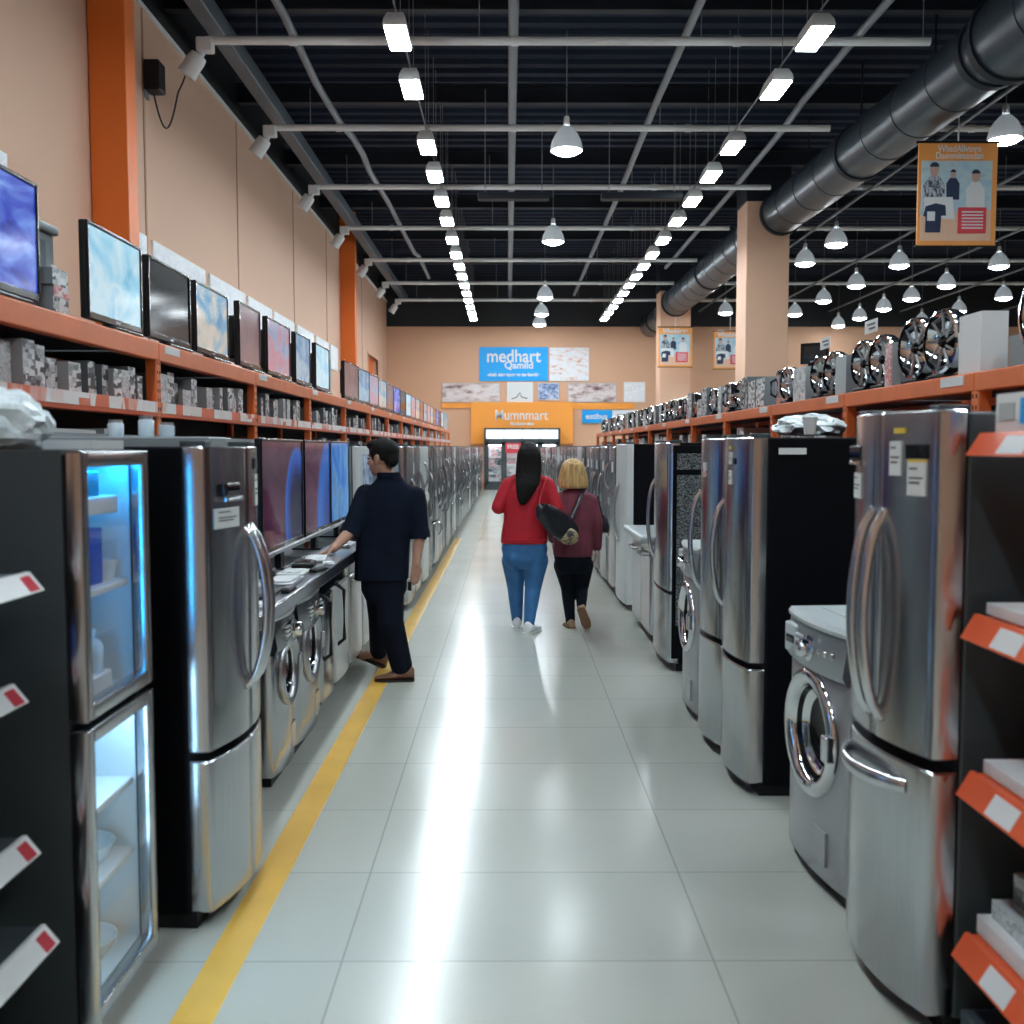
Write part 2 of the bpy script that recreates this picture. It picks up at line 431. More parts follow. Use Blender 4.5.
def wall_mat(name, col, zcut):
    m, nt, b = new_mat(name); b.inputs['Roughness'].default_value = .7
    tc = nt.nodes.new('ShaderNodeTexCoord'); sp = nt.nodes.new('ShaderNodeSeparateXYZ'); nt.links.new(tc.outputs['Object'], sp.inputs[0])
    g = nt.nodes.new('ShaderNodeMath'); g.operation = 'GREATER_THAN'; g.inputs[1].default_value = zcut
    nt.links.new(sp.outputs[2], g.inputs[0])
    mx = nt.nodes.new('ShaderNodeMix'); mx.data_type = 'RGBA'
    mx.inputs[6].default_value = (*col, 1); mx.inputs[7].default_value = (.012, .014, .018, 1)
    nt.links.new(g.outputs[0], mx.inputs[0]); nt.links.new(mx.outputs[2], b.inputs['Base Color'])
    return m
peachL = wall_mat('peach wall, black above', (.66, .42, .30), 7.62)
peachB = wall_mat('peach end wall, black above', (.68, .40, .26), 6.62)
# left wall with the small recessed window near its far end
WY0, WY1, WZ0, WZ1 = 35.6, 38.3, 4.2, 5.0
w = MB()
w.box(XL-.25, XL, YF, WY0, 0, ZC); w.box(XL-.25, XL, WY1, YB, 0, ZC); w.box(XL-.25, XL, WY0, WY1, 0, WZ0); w.box(XL-.25, XL, WY0, WY1, WZ1, ZC)
struct(w.build('wall_left', peachL, smooth=False))
wi = struct(MB().box(XL-.25, XL-.2, WY0, WY1, WZ0, WZ1).build('window_1', M['orange_pillar'], smooth=False), 'small orange recessed opening high on the left wall')
f = MB(); f.box(XL-.06, XL+.03, WY0-.08, WY0, WZ0-.08, WZ1+.08); f.box(XL-.06, XL+.03, WY1, WY1+.08, WZ0-.08, WZ1+.08); f.box(XL-.06, XL+.03, WY0, WY1, WZ1, WZ1+.08); f.box(XL-.06, XL+.03, WY0, WY1, WZ0-.08, WZ0)
f.build('window_frame', M['peach'], wi, smooth=False)
struct(MB().box(XL, XR, YB, YB+.25, 0, ZC).build('wall_back', peachB, smooth=False))
struct(MB().box(XR, XR+.25, YF, YB, 0, ZC).build('wall_right', peachB, smooth=False))
struct(MB().box(XL, XR, YF-.25, YF, 0, ZC).build('wall_front', peachB, smooth=False))
struct(MB().box(XL, XL+.04, YF, YB, 7.60, 7.66).build('trim_2', M['conduit'], smooth=False), 'pale edge strip along the top of the left wall')
for i, y in enumerate((9.9, 13.9, 18.6, 23.4, 27.6, 32.0, 34.2)):
    struct(MB().box(XL, XL+.012, y, y+.05, 0, 7.6).build('trim_%d' % (i+3), mat('wall joint strip', (.42, .25, .17), .7) if i == 0 else bpy.data.materials['wall joint strip'], smooth=False))
d = MB(); y = YF
ring = []
while y < YB:
    for yy, zz in ((0, 0), (.17, 0), (.22, -.07), (.39, -.07), (.44, 0)): ring.append((y+yy, ZC+zz))
    y += .44
d.rings([[(XL-.2, a, b) for a, b in ring], [(XR+.2, a, b) for a, b in ring]], cap=False, closed=False)
d.box(XL-.2, XR+.2, YF-.2, YB+.2, ZC+.03, ZC+.15)
struct(d.build('ceiling', M['deck'], smooth=False))
# dark purlins and girders under the deck
for y in (6.5, 10.4, 14.9, 18.8, 22.8, 26.8, 30.8, 34.8, 38.8):
    b = MB(); b.box(XL, XR, y-.09, y+.09, 8.28, 8.32); b.box(XL, XR, y-.012, y+.012, 8.0, 8.3); b.box(XL, XR, y-.08, y+.08, 7.98, 8.02)
    struct(b.build('ceiling_beam', M['dark_beam'], smooth=False))
b = MB(); b.box(-4.32, -4.08, YF, YB, 7.62, 7.90, .02); struct(b.build('ceiling_beam', M['beam_grey']), 'blue grey beam running along the left wall under the ceiling')
# pillars
def pillar(px, y, x0, x1, m, label, top=8.6, cap=None):
    o = MB().box(x0, x1, y, y+.32 if m is M['orange_pillar'] else y+1.0, 0, top, .01).build('pillar', m); struct(o, label)
    if cap: MB().box(x0-.02, x1+.02, y-.02, y+1.02, cap, ZC-.1, .01).build('black_top', M['dark_beam'], o)
    return o
pillar(90, 12.1, -4.94, -4.5, M['orange_pillar'], 'orange pillar on the left wall behind the near televisions')
pillar(340, 29.8, -4.94, -4.5, M['orange_pillar'], 'orange pillar on the left wall further down the aisle')
pillar(745, 23.7, 5.58, 6.58, M['peach'], 'near peach pillar by the dark duct', cap=7.42)
pillar(660, 37.0, 5.58, 6.70, M['peach'], 'far peach pillar near the end wall', cap=7.42)

# ------------------------------------------------------------------ ceiling services
def lampfix(label, loc, group):
    t = thing('ceiling_lamp', label, 'lamp', loc, 0, group)
    h = MB(); h.rings([[(sx*a, sy*b, z) for sx, sy in ((-1, -1), (1, -1), (1, 1), (-1, 1))] for a, b, z in ((.132, .36, .012), (.140, .37, .03), (.128, .35, .10), (.095, .28, .19), (.085, .26, .20))])
    h.build('housing', M['white'], t)
    MB().box(-.124, .124, -.34, .34, -.012, .012, .006).build('diffuser', M['lamp'], t)
    for s in (-.3, .3): MB().tube([(0, s, .2), (0, s, 2.0)], .005, 6).build('suspension_wire', M['conduit_grey'], t)
    return t
ZL = 6.58
DS = [round(atZ(512, v, ZL).y, 2) for v in (39, 90, 148, 177, 202, 222, 241, 255.5, 267, 277, 286, 294, 301, 307.5, 313.5, 319)]
proto = None
for side, xk, xk2 in (('left', -1.32, 0), ('right', 3.68, 0)):
    for i, y in enumerate(DS):
        lb = ('slim rectangular ceiling lamp, %s from the front in the %s lamp row' % (ordw(i+1), side))
        x = xk if side == 'left' else 3.68
        if proto is None: proto = lampfix(lb, (x, y, ZL), side+' row of ceiling lamps')
        else: dup(proto, (x, y, ZL), None, lb, side+' row of ceiling lamps')
    for y in (9.6, 7.4, 5.2, 3.0, .8, -1.4, -3.6):
        dup(proto, (x, y, ZL), None, 'rectangular ceiling lamp continuing the %s lamp row overhead' % side, side+' lamps overhead')
    c = MB(); c.tube([(x, YF, ZL+.3)]+[(x, yy, ZL+.24) for yy in DS]+[(x, YB, ZL+.24)], .012, 6)
    tag(c.build('lamp_cable', M['conduit_grey']), 'thin power cable linking the %s row of ceiling lamps' % side, 'cable')
def pendant(label, loc, group, s=1.):
    t = thing('pendant_lamp', label, 'lamp', loc, 0, group); t.scale = (s, s, s)
    sh = MB(); sh.lathe([(.262, -.02), (.262, .03), (.24, .13), (.18, .25), (.10, .34), (.075, .36), (.07, .36), (.09, .335), (.17, .24), (.23, .125), (.25, .03), (.25, -.02)], seg=28, cap=False)
    sh.build('shade', M['bell_shade'], t)
    MB().lathe([(.0, -.095), (.10, -.085), (.18, -.06), (.235, -.02), (.247, .01), (.247, .03), (0, .03)], seg=28).build('glowing_lens', M['bell'], t)
    MB().lathe([(.06, .35), (.055, .38), (.05, .50), (.035, .53), (.0, .53)], seg=16).build('lamp_socket', M['conduit'], t)
    MB().tube([(0, 0, .53), (0, 0, 1.9)], .008, 6).build('cord', M['conduit_grey'], t)
    return t
PROTO_P = None
for i, (px, y) in enumerate(((566, 16.6), (553, 23.8), (545, 32.6), (541.5, 36.6), (539.5, 39.6))):
    x = atY(px, 300, y).x; lb = 'bell shaped pendant lamp over the aisle, %s from the front' % ordw(i+1)
    if PROTO_P is None: PROTO_P = pendant(lb, (x, y, 6.52), 'pendant lamps over the aisle')
    else: dup(PROTO_P, (x, y, 6.52), None, lb, 'pendant lamps over the aisle')
for r, (x, ys, nm) in enumerate(((7.8, (9.0, 16.0, 24.1, 26.6, 33.0, 36.2), 'first'), (10.4, (6.0, 14.0, 23.0, 26.9, 30.2, 33.3, 36.6, 39.5), 'second'),
                             (13.1, (10.0, 18.5, 27.0, 30.2, 32.8, 35.2, 37.6, 40.0), 'third'), (16.0, (8.0, 20.0, 29.5, 32.6, 35.8, 39.0), 'fourth'), (20.0, (12.0, 26.0, 37.0), 'fifth'))):
    vis = 0
    for y in ys:
        seen = y > 20
        if seen: vis += 1
        lb = ('pendant lamp over the right hall, %s visible in the %s row from the duct' % (ordw(vis), nm)) if seen else 'pendant lamp over the near right hall, beyond the picture edge'
        dup(PROTO_P, (x, y, 6.52), None, lb, 'pendant lamps over the right hall' if seen else 'pendant lamps beyond the edge')
    o = MB().tube([(x, 3, 7.24), (x, YB, 7.24)], .035, 8).build('ceiling_conduit', M['conduit_grey'])
    tag(o, 'long grey rail carrying the %s row of pendants right of the duct' % nm, 'pipe')
# cross pipes with spotlights on their left ends
YT = [round(atZ(512, v, 7.35).y, 2) for v in (41, 128, 187, 228, 260, 283, 300)]
def spotlight(label, loc):
    t = thing('spotlight', label, 'spotlight', loc, 0, 'spotlights on the cross pipes')
    b = MB(); b.box(-.07, .10, -.06, .06, -.10, .045, .015); b.tube([(0, 0, -.08), (-.05, 0, -.17)], .03, 10); b.build('bracket', M['conduit'], t)
    R = Matrix.Translation((-.08, 0, -.17)) @ Matrix.Rotation(math.radians(35), 4, 'Y')
    MB().lathe([(.04, .06), (.085, .05), (.095, 0), (.095, -.13), (.10, -.15), (.10, -.19), (.09, -.19), (.085, -.16)], seg=20).xform(R).build('housing', M['white'], t)
    MB().lathe([(.0, -.165), (.086, -.165), (.086, -.17), (0, -.175)], seg=20).xform(R).build('lens', M['conduit'], t)
    return t
sp0 = None
for i, y in enumerate(YT):
    def pipe(x0, x1, lb):
        t = MB(); t.tube([(x0, y, 7.35), (x1, y, 7.35)], .058, 12)
        x = x0+1.2
        while x < x1: t.tube([(x-.05, y, 7.35), (x+.05, y, 7.35)], .07, 12); x += 3.1
        o = t.build('ceiling_pipe', M['conduit']); tag(o, lb, 'pipe', 'pale cross pipes under the ceiling')
        x = x0+.7
        while x < x1: MB().tube([(x, y, 7.35), (x, y, 8.02)], .008, 6).build('hanger_rod', M['conduit_grey'], o); x += 3.1
    inner = (5.9 if y < 15 else 5.72) if y < 37 else 12.0
    pipe(-4.2, inner, 'pale cross pipe over the aisle, %s from the front' % ordw(i+1))
    if y < 37: pipe(7.05, 22, 'pale cross pipe right of the duct, %s from the front' % ordw(i+1))
    lb = 'white spotlight on the left end of the %s cross pipe' % ordw(i+1)
    if sp0 is None: sp0 = spotlight(lb, (-4.24, y, 7.32)); sp0.scale = (1.35, 1.35, 1.35)
    else: dup(sp0, (-4.24, y, 7.32), None, lb)
# lengthwise pipes
tag(MB().tube([(.08, 9, 7.75), (.08, 40.8, 7.75)], .075, 12).build('ceiling_pipe', M['conduit_grey']), 'straight dark grey pipe along the middle of the ceiling', 'pipe')
def flex(x, pts, lb):
    p = []
    for y, dx, dz in pts: p.append((x+dx, y, 7.62+dz))
    tag(MB().tube(p, .06, 10).build('flexible_conduit', M['conduit_grey']), lb, 'pipe')
flex(-3.15, [(8, 0, .1), (12.2, 0, .1), (14.5, .02, .1), (17, -.02, .08), (19.0, .05, .06), (19.6, .18, .0), (20.6, .24, -.06), (22, .16, .02), (25, .2, .1), (29, .22, .1), (31, .3, .0), (32, .34, .1), (36, .34, .1)], 'wavy grey conduit hanging below the ceiling by the left wall')
flex(2.62, [(8, 0, .1), (13, 0, .1), (18, -.03, .08), (24, .03, .1), (30, 0, .1), (40, 0, .1)], 'grey conduit right of the aisle centre, straight')
flex(5.1, [(8, .1, .1), (13.5, .06, .1), (15.2, .0, .06), (17.8, .05, .1), (19.0, .0, -.05), (20.2, .12, .08), (24, .18, .1), (34, .2, .1)], 'kinked grey conduit beside the dark duct')
for px0, px1, py, y, lb in ((478, 549, 197, 19.6, 'left of the two dark slot diffusers hanging in the ceiling'), (601, 682, 197, 19.6, 'right of the two dark slot diffusers hanging in the ceiling')):
    a, b2 = atY(px0, py, y), atY(px1, py, y)
    t = thing('slot_diffuser', lb, 'vent', ((a.x+b2.x)/2, y, a.z)); hw = (b2.x-a.x)/2
    MB().box(-hw, hw, -.12, .12, -.05, .07, .01).build('housing', M['dark_beam'], t)
    s = MB(); s.box(-hw+.03, hw-.03, -.13, -.12, -.01, .01); s.box(-hw+.03, hw-.03, -.10, -.02, -.056, -.05); s.box(-hw+.03, hw-.03, .02, .10, -.056, -.05); s.build('slot', M['black'], t)
    [MB().tube([(hw*s, 0, .06), (hw*s, 0, 1.4)], .008, 6).build('hanger_rod', M['conduit_grey'], t) for s in (-.8, .8)]
# duct
def ductpiece(y0, y1, x0, x1, z0, z1, r, lb, collar=()):
    t = thing('air_duct', lb, 'duct', (0, 0, 0))
    seg = MB(); seg.tube([(x0, y0, z0), (x1, y1, z1)], r, 40, cap=True); seg.build('duct_pipe', M['duct'], t, sharp=60)
    n = int((y1-y0)/1.15)
    for k in range(1, n):
        f = k/n; c = Vector((x0+(x1-x0)*f, y0+(y1-y0)*f, z0+(z1-z0)*f))
        MB().tube([c-Vector((0, .02, 0)), c+Vector((0, .02, 0))], r+.012, 40).build('seam', M['duct'], t, sharp=60)
    for f in (.2, .5, .8):
        c = Vector((x0+(x1-x0)*f, y0+(y1-y0)*f, z0+(z1-z0)*f)); MB().tube([c+Vector((0, 0, r)), (c.x, c.y, 8.66)], .02, 8).build('hanger_rod', M['dark_beam'], t)
    for f in collar:
        c = Vector((x0+(x1-x0)*f, y0+(y1-y0)*f, z0+(z1-z0)*f))
        MB().tube([c-Vector((0, .07, 0)), c+Vector((0, .07, 0))], r+.035, 40).build('collar', M['dark_beam'], t, sharp=60)
ductpiece(4.0, 13.50, 6.85, 6.56, 7.0, 7.02, .56, 'wide near section of the dark round ceiling duct', (.985,))
ductpiece(13.62, 23.60, 6.55, 6.33, 7.03, 7.10, .48, 'middle section of the dark duct ending at the near peach pillar', (.02, .5, .985))
ductpiece(24.80, 36.90, 6.30, 6.1, 7.06, 6.98, .50, 'far section of the dark duct between the two peach pillars', (.03, .5, .985))
ductpiece(38.05, 41.1, 5.9, 5.8, 6.7, 6.6, .42, 'last short piece of dark duct meeting the end wall', (.5,))

# ------------------------------------------------------------------ left wall pieces
sp = thing('wall_speaker', 'small black box speaker mounted high on the left wall', 'speaker', (XL, 14.0, 6.72))
MB().box(.03, .24, -.14, .14, -.2, .2, .02).build('speaker_cabinet', M['black'], sp)
MB().box(.0, .03, -.08, .08, -.28, .1).build('wall_bracket', M['conduit_grey'], sp)
c = MB(); c.tube([(.1-.03*u, .05+1.6*u, -.2-.42*math.sin(PI*min(1, u*1.45))**1.0*(1-u*.3)+.92*u**2.2) for u in [k/24 for k in range(25)]], .013, 8); lab(c.build('cable', M['black'], sp), 'looping black cable')
for i, (y0, y1) in enumerate(((8.6, 10.05), (13.1, 13.85), (14.1, 16.5), (16.75, 19.0), (19.2, 21.1), (21.3, 23.3), (23.6, 25.6), (25.9, 27.7), (28.0, 29.2))):
    nm = ['faint white poster above the nearest television', 'narrow white poster just past the near orange pillar'] + ['white poster strip on the left wall, %s past the narrow one' % ordw(k) for k in range(1, 8)]
    o = thing('wall_poster', nm[i], 'poster', (XL, (y0+y1)/2, 4.22), 0, 'white posters along the left wall')
    hw = (y1-y0)/2
    MB().box(.0, .03, -hw, hw, -.34, .34).build('backing_board', M['white'], o, smooth=False)
    MB().box(.03, .034, -hw+.03, hw-.03, -.31, .31).build('print', M['poster_faint'], o, smooth=False)
    q = MB(); q.box(.034, .037, -hw+.12, hw-.2, .12, .17); q.box(.034, .037, -hw+.12, hw*.3, .0, .03); q.box(.034, .037, -hw+.12, hw*.5, -.08, -.06); q.build('print_line', M['poster_faint'] if i else M['card_pale'], o, smooth=False)
q = None

# ------------------------------------------------------------------ end wall
def board(name, lb, cat, px0, px1, py0, py1, y, m, th=.05, edge=None, group=None):
    a, b = atY(px0, py0, y), atY(px1, py1, y)
    t = thing(name, lb, cat, ((a.x+b.x)/2, y, (a.z+b.z)/2), 0, group); hw, hh = (b.x-a.x)/2, (a.z-b.z)/2
    MB().box(-hw, hw, 0, th, -hh, hh).build('board', edge or m, t, smooth=False)
    if edge: MB().box(-hw+.02, hw-.02, -.006, 0, -hh+.02, hh-.02).build('print', m, t, smooth=False)
    return t, hw, hh
EY = YB-.051
t, hw, hh = board('wall_sign', 'large blue sign with white lettering on the end wall', 'sign', 479, 548, 347, 381, EY, M['blue_sign'])
text('lettering', 'medhart', .72, M['white_print'], t, (.0, -.006, .30), bold=.012, xs=.90)
text('lettering', 'Qamild', .40, M['white_print'], t, (.22, -.006, -.06), bold=.01, xs=1.0)
text('lettering', 'ottah tsaneajument ttaelamide', .19, M['white_print'], t, (.0, -.006, -.43), bold=.006, xs=.9)
board('wall_poster', 'white art poster right of the large blue sign', 'poster', 549.5, 589, 347.5, 381, EY, M['poster_art'], edge=M['white'])
board('wall_poster', 'long greyish photo strip left on the end wall', 'poster', 442, 500, 383, 402, EY, M['poster_photo'], edge=M['card_pale'])
t, hw, hh = board('wall_poster', 'small white poster with a dark squiggle under the blue sign', 'poster', 507, 533, 382, 402, EY, M['paper'])
s = MB(); s.tube([(-.35, -.01, -.28), (-.15, -.01, -.22), (.0, -.01, -.02), (.06, -.01, -.2), (.3, -.01, -.26)], .018, 6); s.build('drawn_squiggle', M['ink'], t)
board('wall_poster', 'small blue photo poster beside the squiggle poster', 'poster', 538, 559, 383, 400, EY, M['poster_blue'], edge=M['white'])
board('wall_poster', 'long greyish photo strip right on the end wall', 'poster', 568, 616, 383, 402, EY, M['poster_photo'], edge=M['card_pale'])
board('wall_poster', 'pale poster at the far right end of the strip', 'poster', 624, 645, 382, 402, EY, M['poster_faint'], edge=M['white'])
board('orange_band', 'thin orange band left of the orange entrance panel', 'sign', 442, 470.8, 403, 408, EY, M['orange_sign'])
board('orange_band', 'thin orange band right of the orange entrance panel', 'sign', 573.2, 634, 403, 409, EY, M['orange_sign'])
t, hw, hh = board('entrance_sign', 'big orange panel with white lettering above the display cooler', 'sign', 471, 573, 402, 444, EY-.12, M['orange_sign'], th=.16)
text('lettering', 'Mumnmart', .58, M['white_print'], t, (-.03, -.006, .31), bold=.005, xs=.84)
text('lettering', 'Firozunnadtnt', .17, M['white_print'], t, (.0, -.006, -.03), bold=.008)
t, hw, hh = board('wall_sign', 'small blue and white sign right of the orange panel', 'sign', 582, 637, 410, 423, EY-.02, M['white_print'])
MB().box(-hw, hw*.1, -.012, 0, -hh, hh).build('blue_field', M['blue_sign'], t, smooth=False)
text('lettering', 'estibus', .32, M['white_print'], t, (-hw*.47, -.016, .0), bold=.006)
# display cooler under the orange sign
a, b = atY(484, 428, 40.2), atY(560, 490, 40.2)
t = thing('display_cooler', 'dark framed display cooler with lit shelves at the end of the aisle', 'display case', ((a.x+b.x)/2, 40.2, 0)); hw = (b.x-a.x)/2; H = a.z
fr = MB(); fr.box(-hw, hw, .1, .75, 0, .16); fr.box(-hw, -hw+.07, 0, .75, 0, H); fr.box(hw-.07, hw, 0, .75, 0, H); fr.box(-hw, hw, 0, .75, H-.06, H); fr.box(-hw, hw, 0, .75, H-.56, H-.43); fr.box(-hw, hw, 0, .12, 0, .22)
fr.box(-hw, hw, .70, .76, 0, H)
fr.build('frame', M['side_grey'], t, smooth=False)
for k in range(4):
    x0 = -hw+.07+k*(2*hw-.14)/4; x1 = x0+(2*hw-.14)/4
    MB().box(x0+.01, x1-.01, .05, .07, H-.43, H-.06).build('header_pane', emitter('backlit header', (.72, .78, .82), .8) if k == 0 else bpy.data.materials['backlit header'], t, smooth=False)
    dr = MB()
    for q0, q1, z0, z1 in ((x0, x0+.11, .22, H-.56), (x1-.11, x1, .22, H-.56), (x0, x1, .22, .34), (x0, x1, H-.68, H-.56)): dr.box(q0, q1, -.03, .03, z0, z1)
    d0 = dr.build('door', M['side_grey'], t, smooth=False)
    MB().box(x0+.11, x1-.11, .14, .17, .34, H-.68).build('stocked_shelves', M['cooler_goods'], d0, smooth=False)
    g = MB()
    for z in (.62, .95, 1.28): g.box(x0+.11, x1-.11, .03, .14, z, z+.03)
    g.build('shelf', M['white'], d0, smooth=False)
    MB().box(x0+.11, x1-.11, .06, .09, H-.70, H-.68).build('light_strip', emitter('cooler light strip', (.9, .96, 1), 20) if k == 0 else bpy.data.materials['cooler light strip'], d0, smooth=False)
    if k == 1:
        MB().box(x0+.06, x1-.06, -.05, -.03, H-1.0, H-.60).build('red_poster', M['red_print'], d0, smooth=False)
        text('lettering', 'FREE', .22, M['white_print'], d0, ((x0+x1)/2, -.06, H-.76), bold=.006)
        for zz, ss in ((.60, '60'), (.38, '40'), (.18, '25')):
            text('lettering', ss, .24, M['white_print'], d0, ((x0+x1)/2, -.04, zz+.35), bold=.01)
# hanging banners
def banner(lb, px0, px1, py0, py1, y, big):
    a, b = atY(px0, py0, y), atY(px1, py1, y)
    t = thing('hanging_banner', lb, 'banner', ((a.x+b.x)/2, y, (a.z+b.z)/2), 0, None if big else 'small hanging orange banners'); w_, h_ = (b.x-a.x)/2, (a.z-b.z)/2
    MB().box(-w_, w_, 0, .025, -h_, h_).build('banner_sheet', M['orange_banner'], t, smooth=False)
    MB().tube([(-w_-.03, .012, h_), (w_+.03, .012, h_)], .022, 8).build('rod', M['black'], t); MB().tube([(-w_-.02, .012, -h_), (w_+.02, .012, -h_)], .016, 8).build('rod', M['black'], t)
    MB().tube([(0, .012, h_), (0, .012, 7.3-t.location.z) if big else (0, .012, 6.30-t.location.z)], .012, 6).build('hanger', M['conduit'], t)
    MB().box(-w_*.92, w_*.87, -.006, 0, -h_*.90, h_*.64).build('photo_panel', M['banner_photo'], t, smooth=False)
    def sh(name, pts, m, k): MB().prism([(x*w_, z*h_) for x, z in pts], -.007-.003*k, -.005-.003*k, 'xz').build(name, m, t, smooth=False)
    sh('printed_floor', [(-.92, -.9), (.87, -.9), (.87, -.30), (-.92, -.42)], M['sand_print'], 1)
    def man(cx, top, s, m, k):
        sh('printed_shirt', [(cx-.25*s, top-.95*s), (cx-.27*s, top-.45*s), (cx-.12*s, top-.27*s), (cx+.12*s, top-.27*s), (cx+.27*s, top-.45*s), (cx+.27*s, top-.95*s)], m, k)
        sh('printed_face', [(cx+.11*s*math.cos(q*PI/8), top-.16*s+.13*s*math.sin(q*PI/8)) for q in range(16)], M['skin_print'], k+1)
        sh('printed_hair', [(cx+.12*s*math.cos(q*PI/7), top-.10*s+.09*s*math.sin(q*PI/7)) for q in range(8)], M['navy_print'], k+2)
    man(-.12, .48, .62, M['navy_print'], 1); man(-.60, .62, 1.0, M['stripe_print'], 2); man(.45, .48, .88, M['white_print'], 2)
    sh('printed_table', [(-.85, -.42), (-.05, -.50), (-.12, -.06), (-.85, -.06)], M['white_print'], 3)
    sh('printed_tee', [(-.80, -.74), (-.42, -.74), (-.40, -.42), (-.28, -.42), (-.30, -.22), (-.55, -.18), (-.80, -.24), (-.86, -.42), (-.80, -.44)], M['navy_print'], 4)
    sh('printed_tee_patch', [(-.76, -.52), (-.56, -.52), (-.56, -.34), (-.76, -.34)], M['white_print'], 5)
    sh('red_text_box', [(.02, -.76), (.74, -.76), (.74, -.26), (.02, -.26)], M['red_print'], 4)
    for k in range(6):
        sh('printed_line', [(.12, -.36-.062*k), (.66, -.36-.062*k), (.66, -.335-.062*k), (.12, -.335-.062*k)], M['white_print'], 5)
    if big:
        text('lettering', 'WhsdAllvtnre', .145, M['white_print'], t, (.02, -.004, h_*.87), bold=.001, xs=.82)
        text('lettering', 'Daenmimandan', .145, M['white_print'], t, (.02, -.004, h_*.735), bold=.001, xs=.82)
    else:
        text('lettering', 'Whodalvere', .22, M['white_print'], t, (0, -.004, h_*.80), bold=.008, xs=.8)
banner('orange hanging banner with a photo of three staff, upper right', 919, 995, 142, 246, 15.8, True)
banner('small orange hanging banner in front of the far peach pillar', 658.5, 692, 327, 367, 35.6, False)
banner('small orange hanging banner partly behind the near peach pillar', 714, 746, 331, 369, 35.6, False)
# ------------------------------------------------------------------ appliances
def bowed(w, x0, x1, z0, z1, sag, back=.07, ch=.007, n=10):
    mb = MB()
    def ys(x): return -sag*(1-(2*x/w)**2)
    def ring(z, inset):
        p = [(x0+inset, back), (x0+inset, ys(x0)+ch+inset)]
        for k in range(n+1):
            x = x0+ch+(x1-x0-2*ch)*k/n; p.append((x, ys(x)+inset))
        p += [(x1-inset, ys(x1)+ch+inset), (x1-inset, back)]
        return [(a, b, z) for a, b in p]
    mb.rings([ring(z0, .006), ring(z0+.006, 0), ring(z1-.006, 0), ring(z1, .006)])
    return mb
def fridge(label, loc, rot, w, h, d, panels, handles, sag, front, side, group=None, hm=None, name='refrigerator', drawer_bar=None, cab_bev=.008):
    t = thing(name, label, 'refrigerator', loc, rot, group)
    MB().box(-w/2+.003, w/2-.003, .078, d, .055, h-.015, cab_bev).build('cabinet', side, t)
    MB().box(-w/2+.02, w/2-.02, .06, d-.04, .0, .055).build('toe_kick', M['black'], t)
    for s in (-1, 1): MB().box(s*(w/2-.05)-.028, s*(w/2-.05)+.028, .0, .09, h-.018, h+.004, .003).build('hinge_cap', M['side_grey'], t)
    g = MB(); g.box(-w/2+.008, w/2-.008, .068, .08, .07, h-.02); g.build('door_gasket', M['black'], t)
    ds = []
    for (x0, x1, z0, z1) in panels:
        ds.append(bowed(w, x0+.003, x1-.003, z0+.004, z1-.004, sag).build('door', front, t))
    for (k, x, z0, z1, bul) in handles:
        ysf = -sag*(1-(2*x/w)**2); pts = []
        for i in range(15):
            s = i/14; pts.append((x, ysf+.004-bul*math.sin(PI*s)**.55, z0+(z1-z0)*s))
        hb = MB(); hb.tube(pts, (.020, .015), 12, hint=(1, 0, 0)); hb.box(x-.015, x+.015, ysf-.012, ysf+.01, z0-.012, z0+.03, .004); hb.box(x-.015, x+.015, ysf-.012, ysf+.01, z1-.03, z1+.012, .004)
        hb.build('handle', hm or M['handle'], ds[k])
    if drawer_bar:
        k, x0, x1, z, bul = drawer_bar; pts = []
        for i in range(17):
            s = i/16; x = x0+(x1-x0)*s; pts.append((x, -sag*(1-(2*x/w)**2)+.004-bul*math.sin(PI*s)**.6, z))
        MB().tube(pts, (.022, .012), 10).build('handle', hm or M['handle'], ds[k])
    return t, ds
def stick(par, w, sag, x0, x1, z0, z1, m, name='notice', lines=True, lbl=None):
    """a paper notice lying on a curved door"""
    xm = (x0+x1)/2; mb = MB()
    def ys(x): return -sag*(1-(2*x/w)**2)
    xs = [x0+(x1-x0)*k/6 for k in range(7)]
    mb.rings([[(x, ys(x)-.0045, z0), (x, ys(x)-.0045, z1), (x, ys(x)-.001, z1), (x, ys(x)-.001, z0)] for x in xs])
    o = mb.build(name, m, par, smooth=False)
    if lines:
        q = MB(); hgt = z1-z0
        for f, l in ((.78, .45), (.5, .75), (.36, .6)):
            a, b = x0+(x1-x0)*.12, x0+(x1-x0)*(.12+l)
            xx = [a+(b-a)*k/5 for k in range(6)]; za = z0+hgt*f; zb = za+hgt*.06
            q.rings([[(x, ys(x)-.0058, za), (x, ys(x)-.0058, zb), (x, ys(x)-.004, zb), (x, ys(x)-.004, za)] for x in xx])
        q.build('printed_line', M['ink'], o, smooth=False)
    return o

# --- right row, near french door fridge
w, sag = .55, .050
t, ds = fridge('steel french door refrigerator at the right front beside the red shelves', (1.165, 3.01, 0), R90+.085, w, 1.795, .80,
    [(0, w/2, .80, 1.79), (-w/2, 0, .80, 1.79), (-w/2, w/2, .06, .775)], [(0, .040, .87, 1.49, .065), (1, -.034, .87, 1.49, .065)], sag, M['steel'], M['side_grey'],
    drawer_bar=(2, -.24, .17, .70, .055))
stick(ds[0], w, sag, .07, .125, 1.60, 1.70, M['paper']); stick(ds[0], w, sag, .155, .225, 1.545, 1.64, M['paper'])
stick(ds[0], w, sag, .145, .23, 1.65, 1.69, M['smoked'], 'badge', False); stick(ds[0], w, sag, .155, .225, 1.64, 1.648, M['yellow_ink'], 'sticker', False)
stick(ds[0], w, sag, .09, .14, 1.722, 1.738, M['yellow_ink'], 'sticker', False)
stick(ds[1], w, sag, -.26, -.14, 1.52, 1.60, M['paper'])
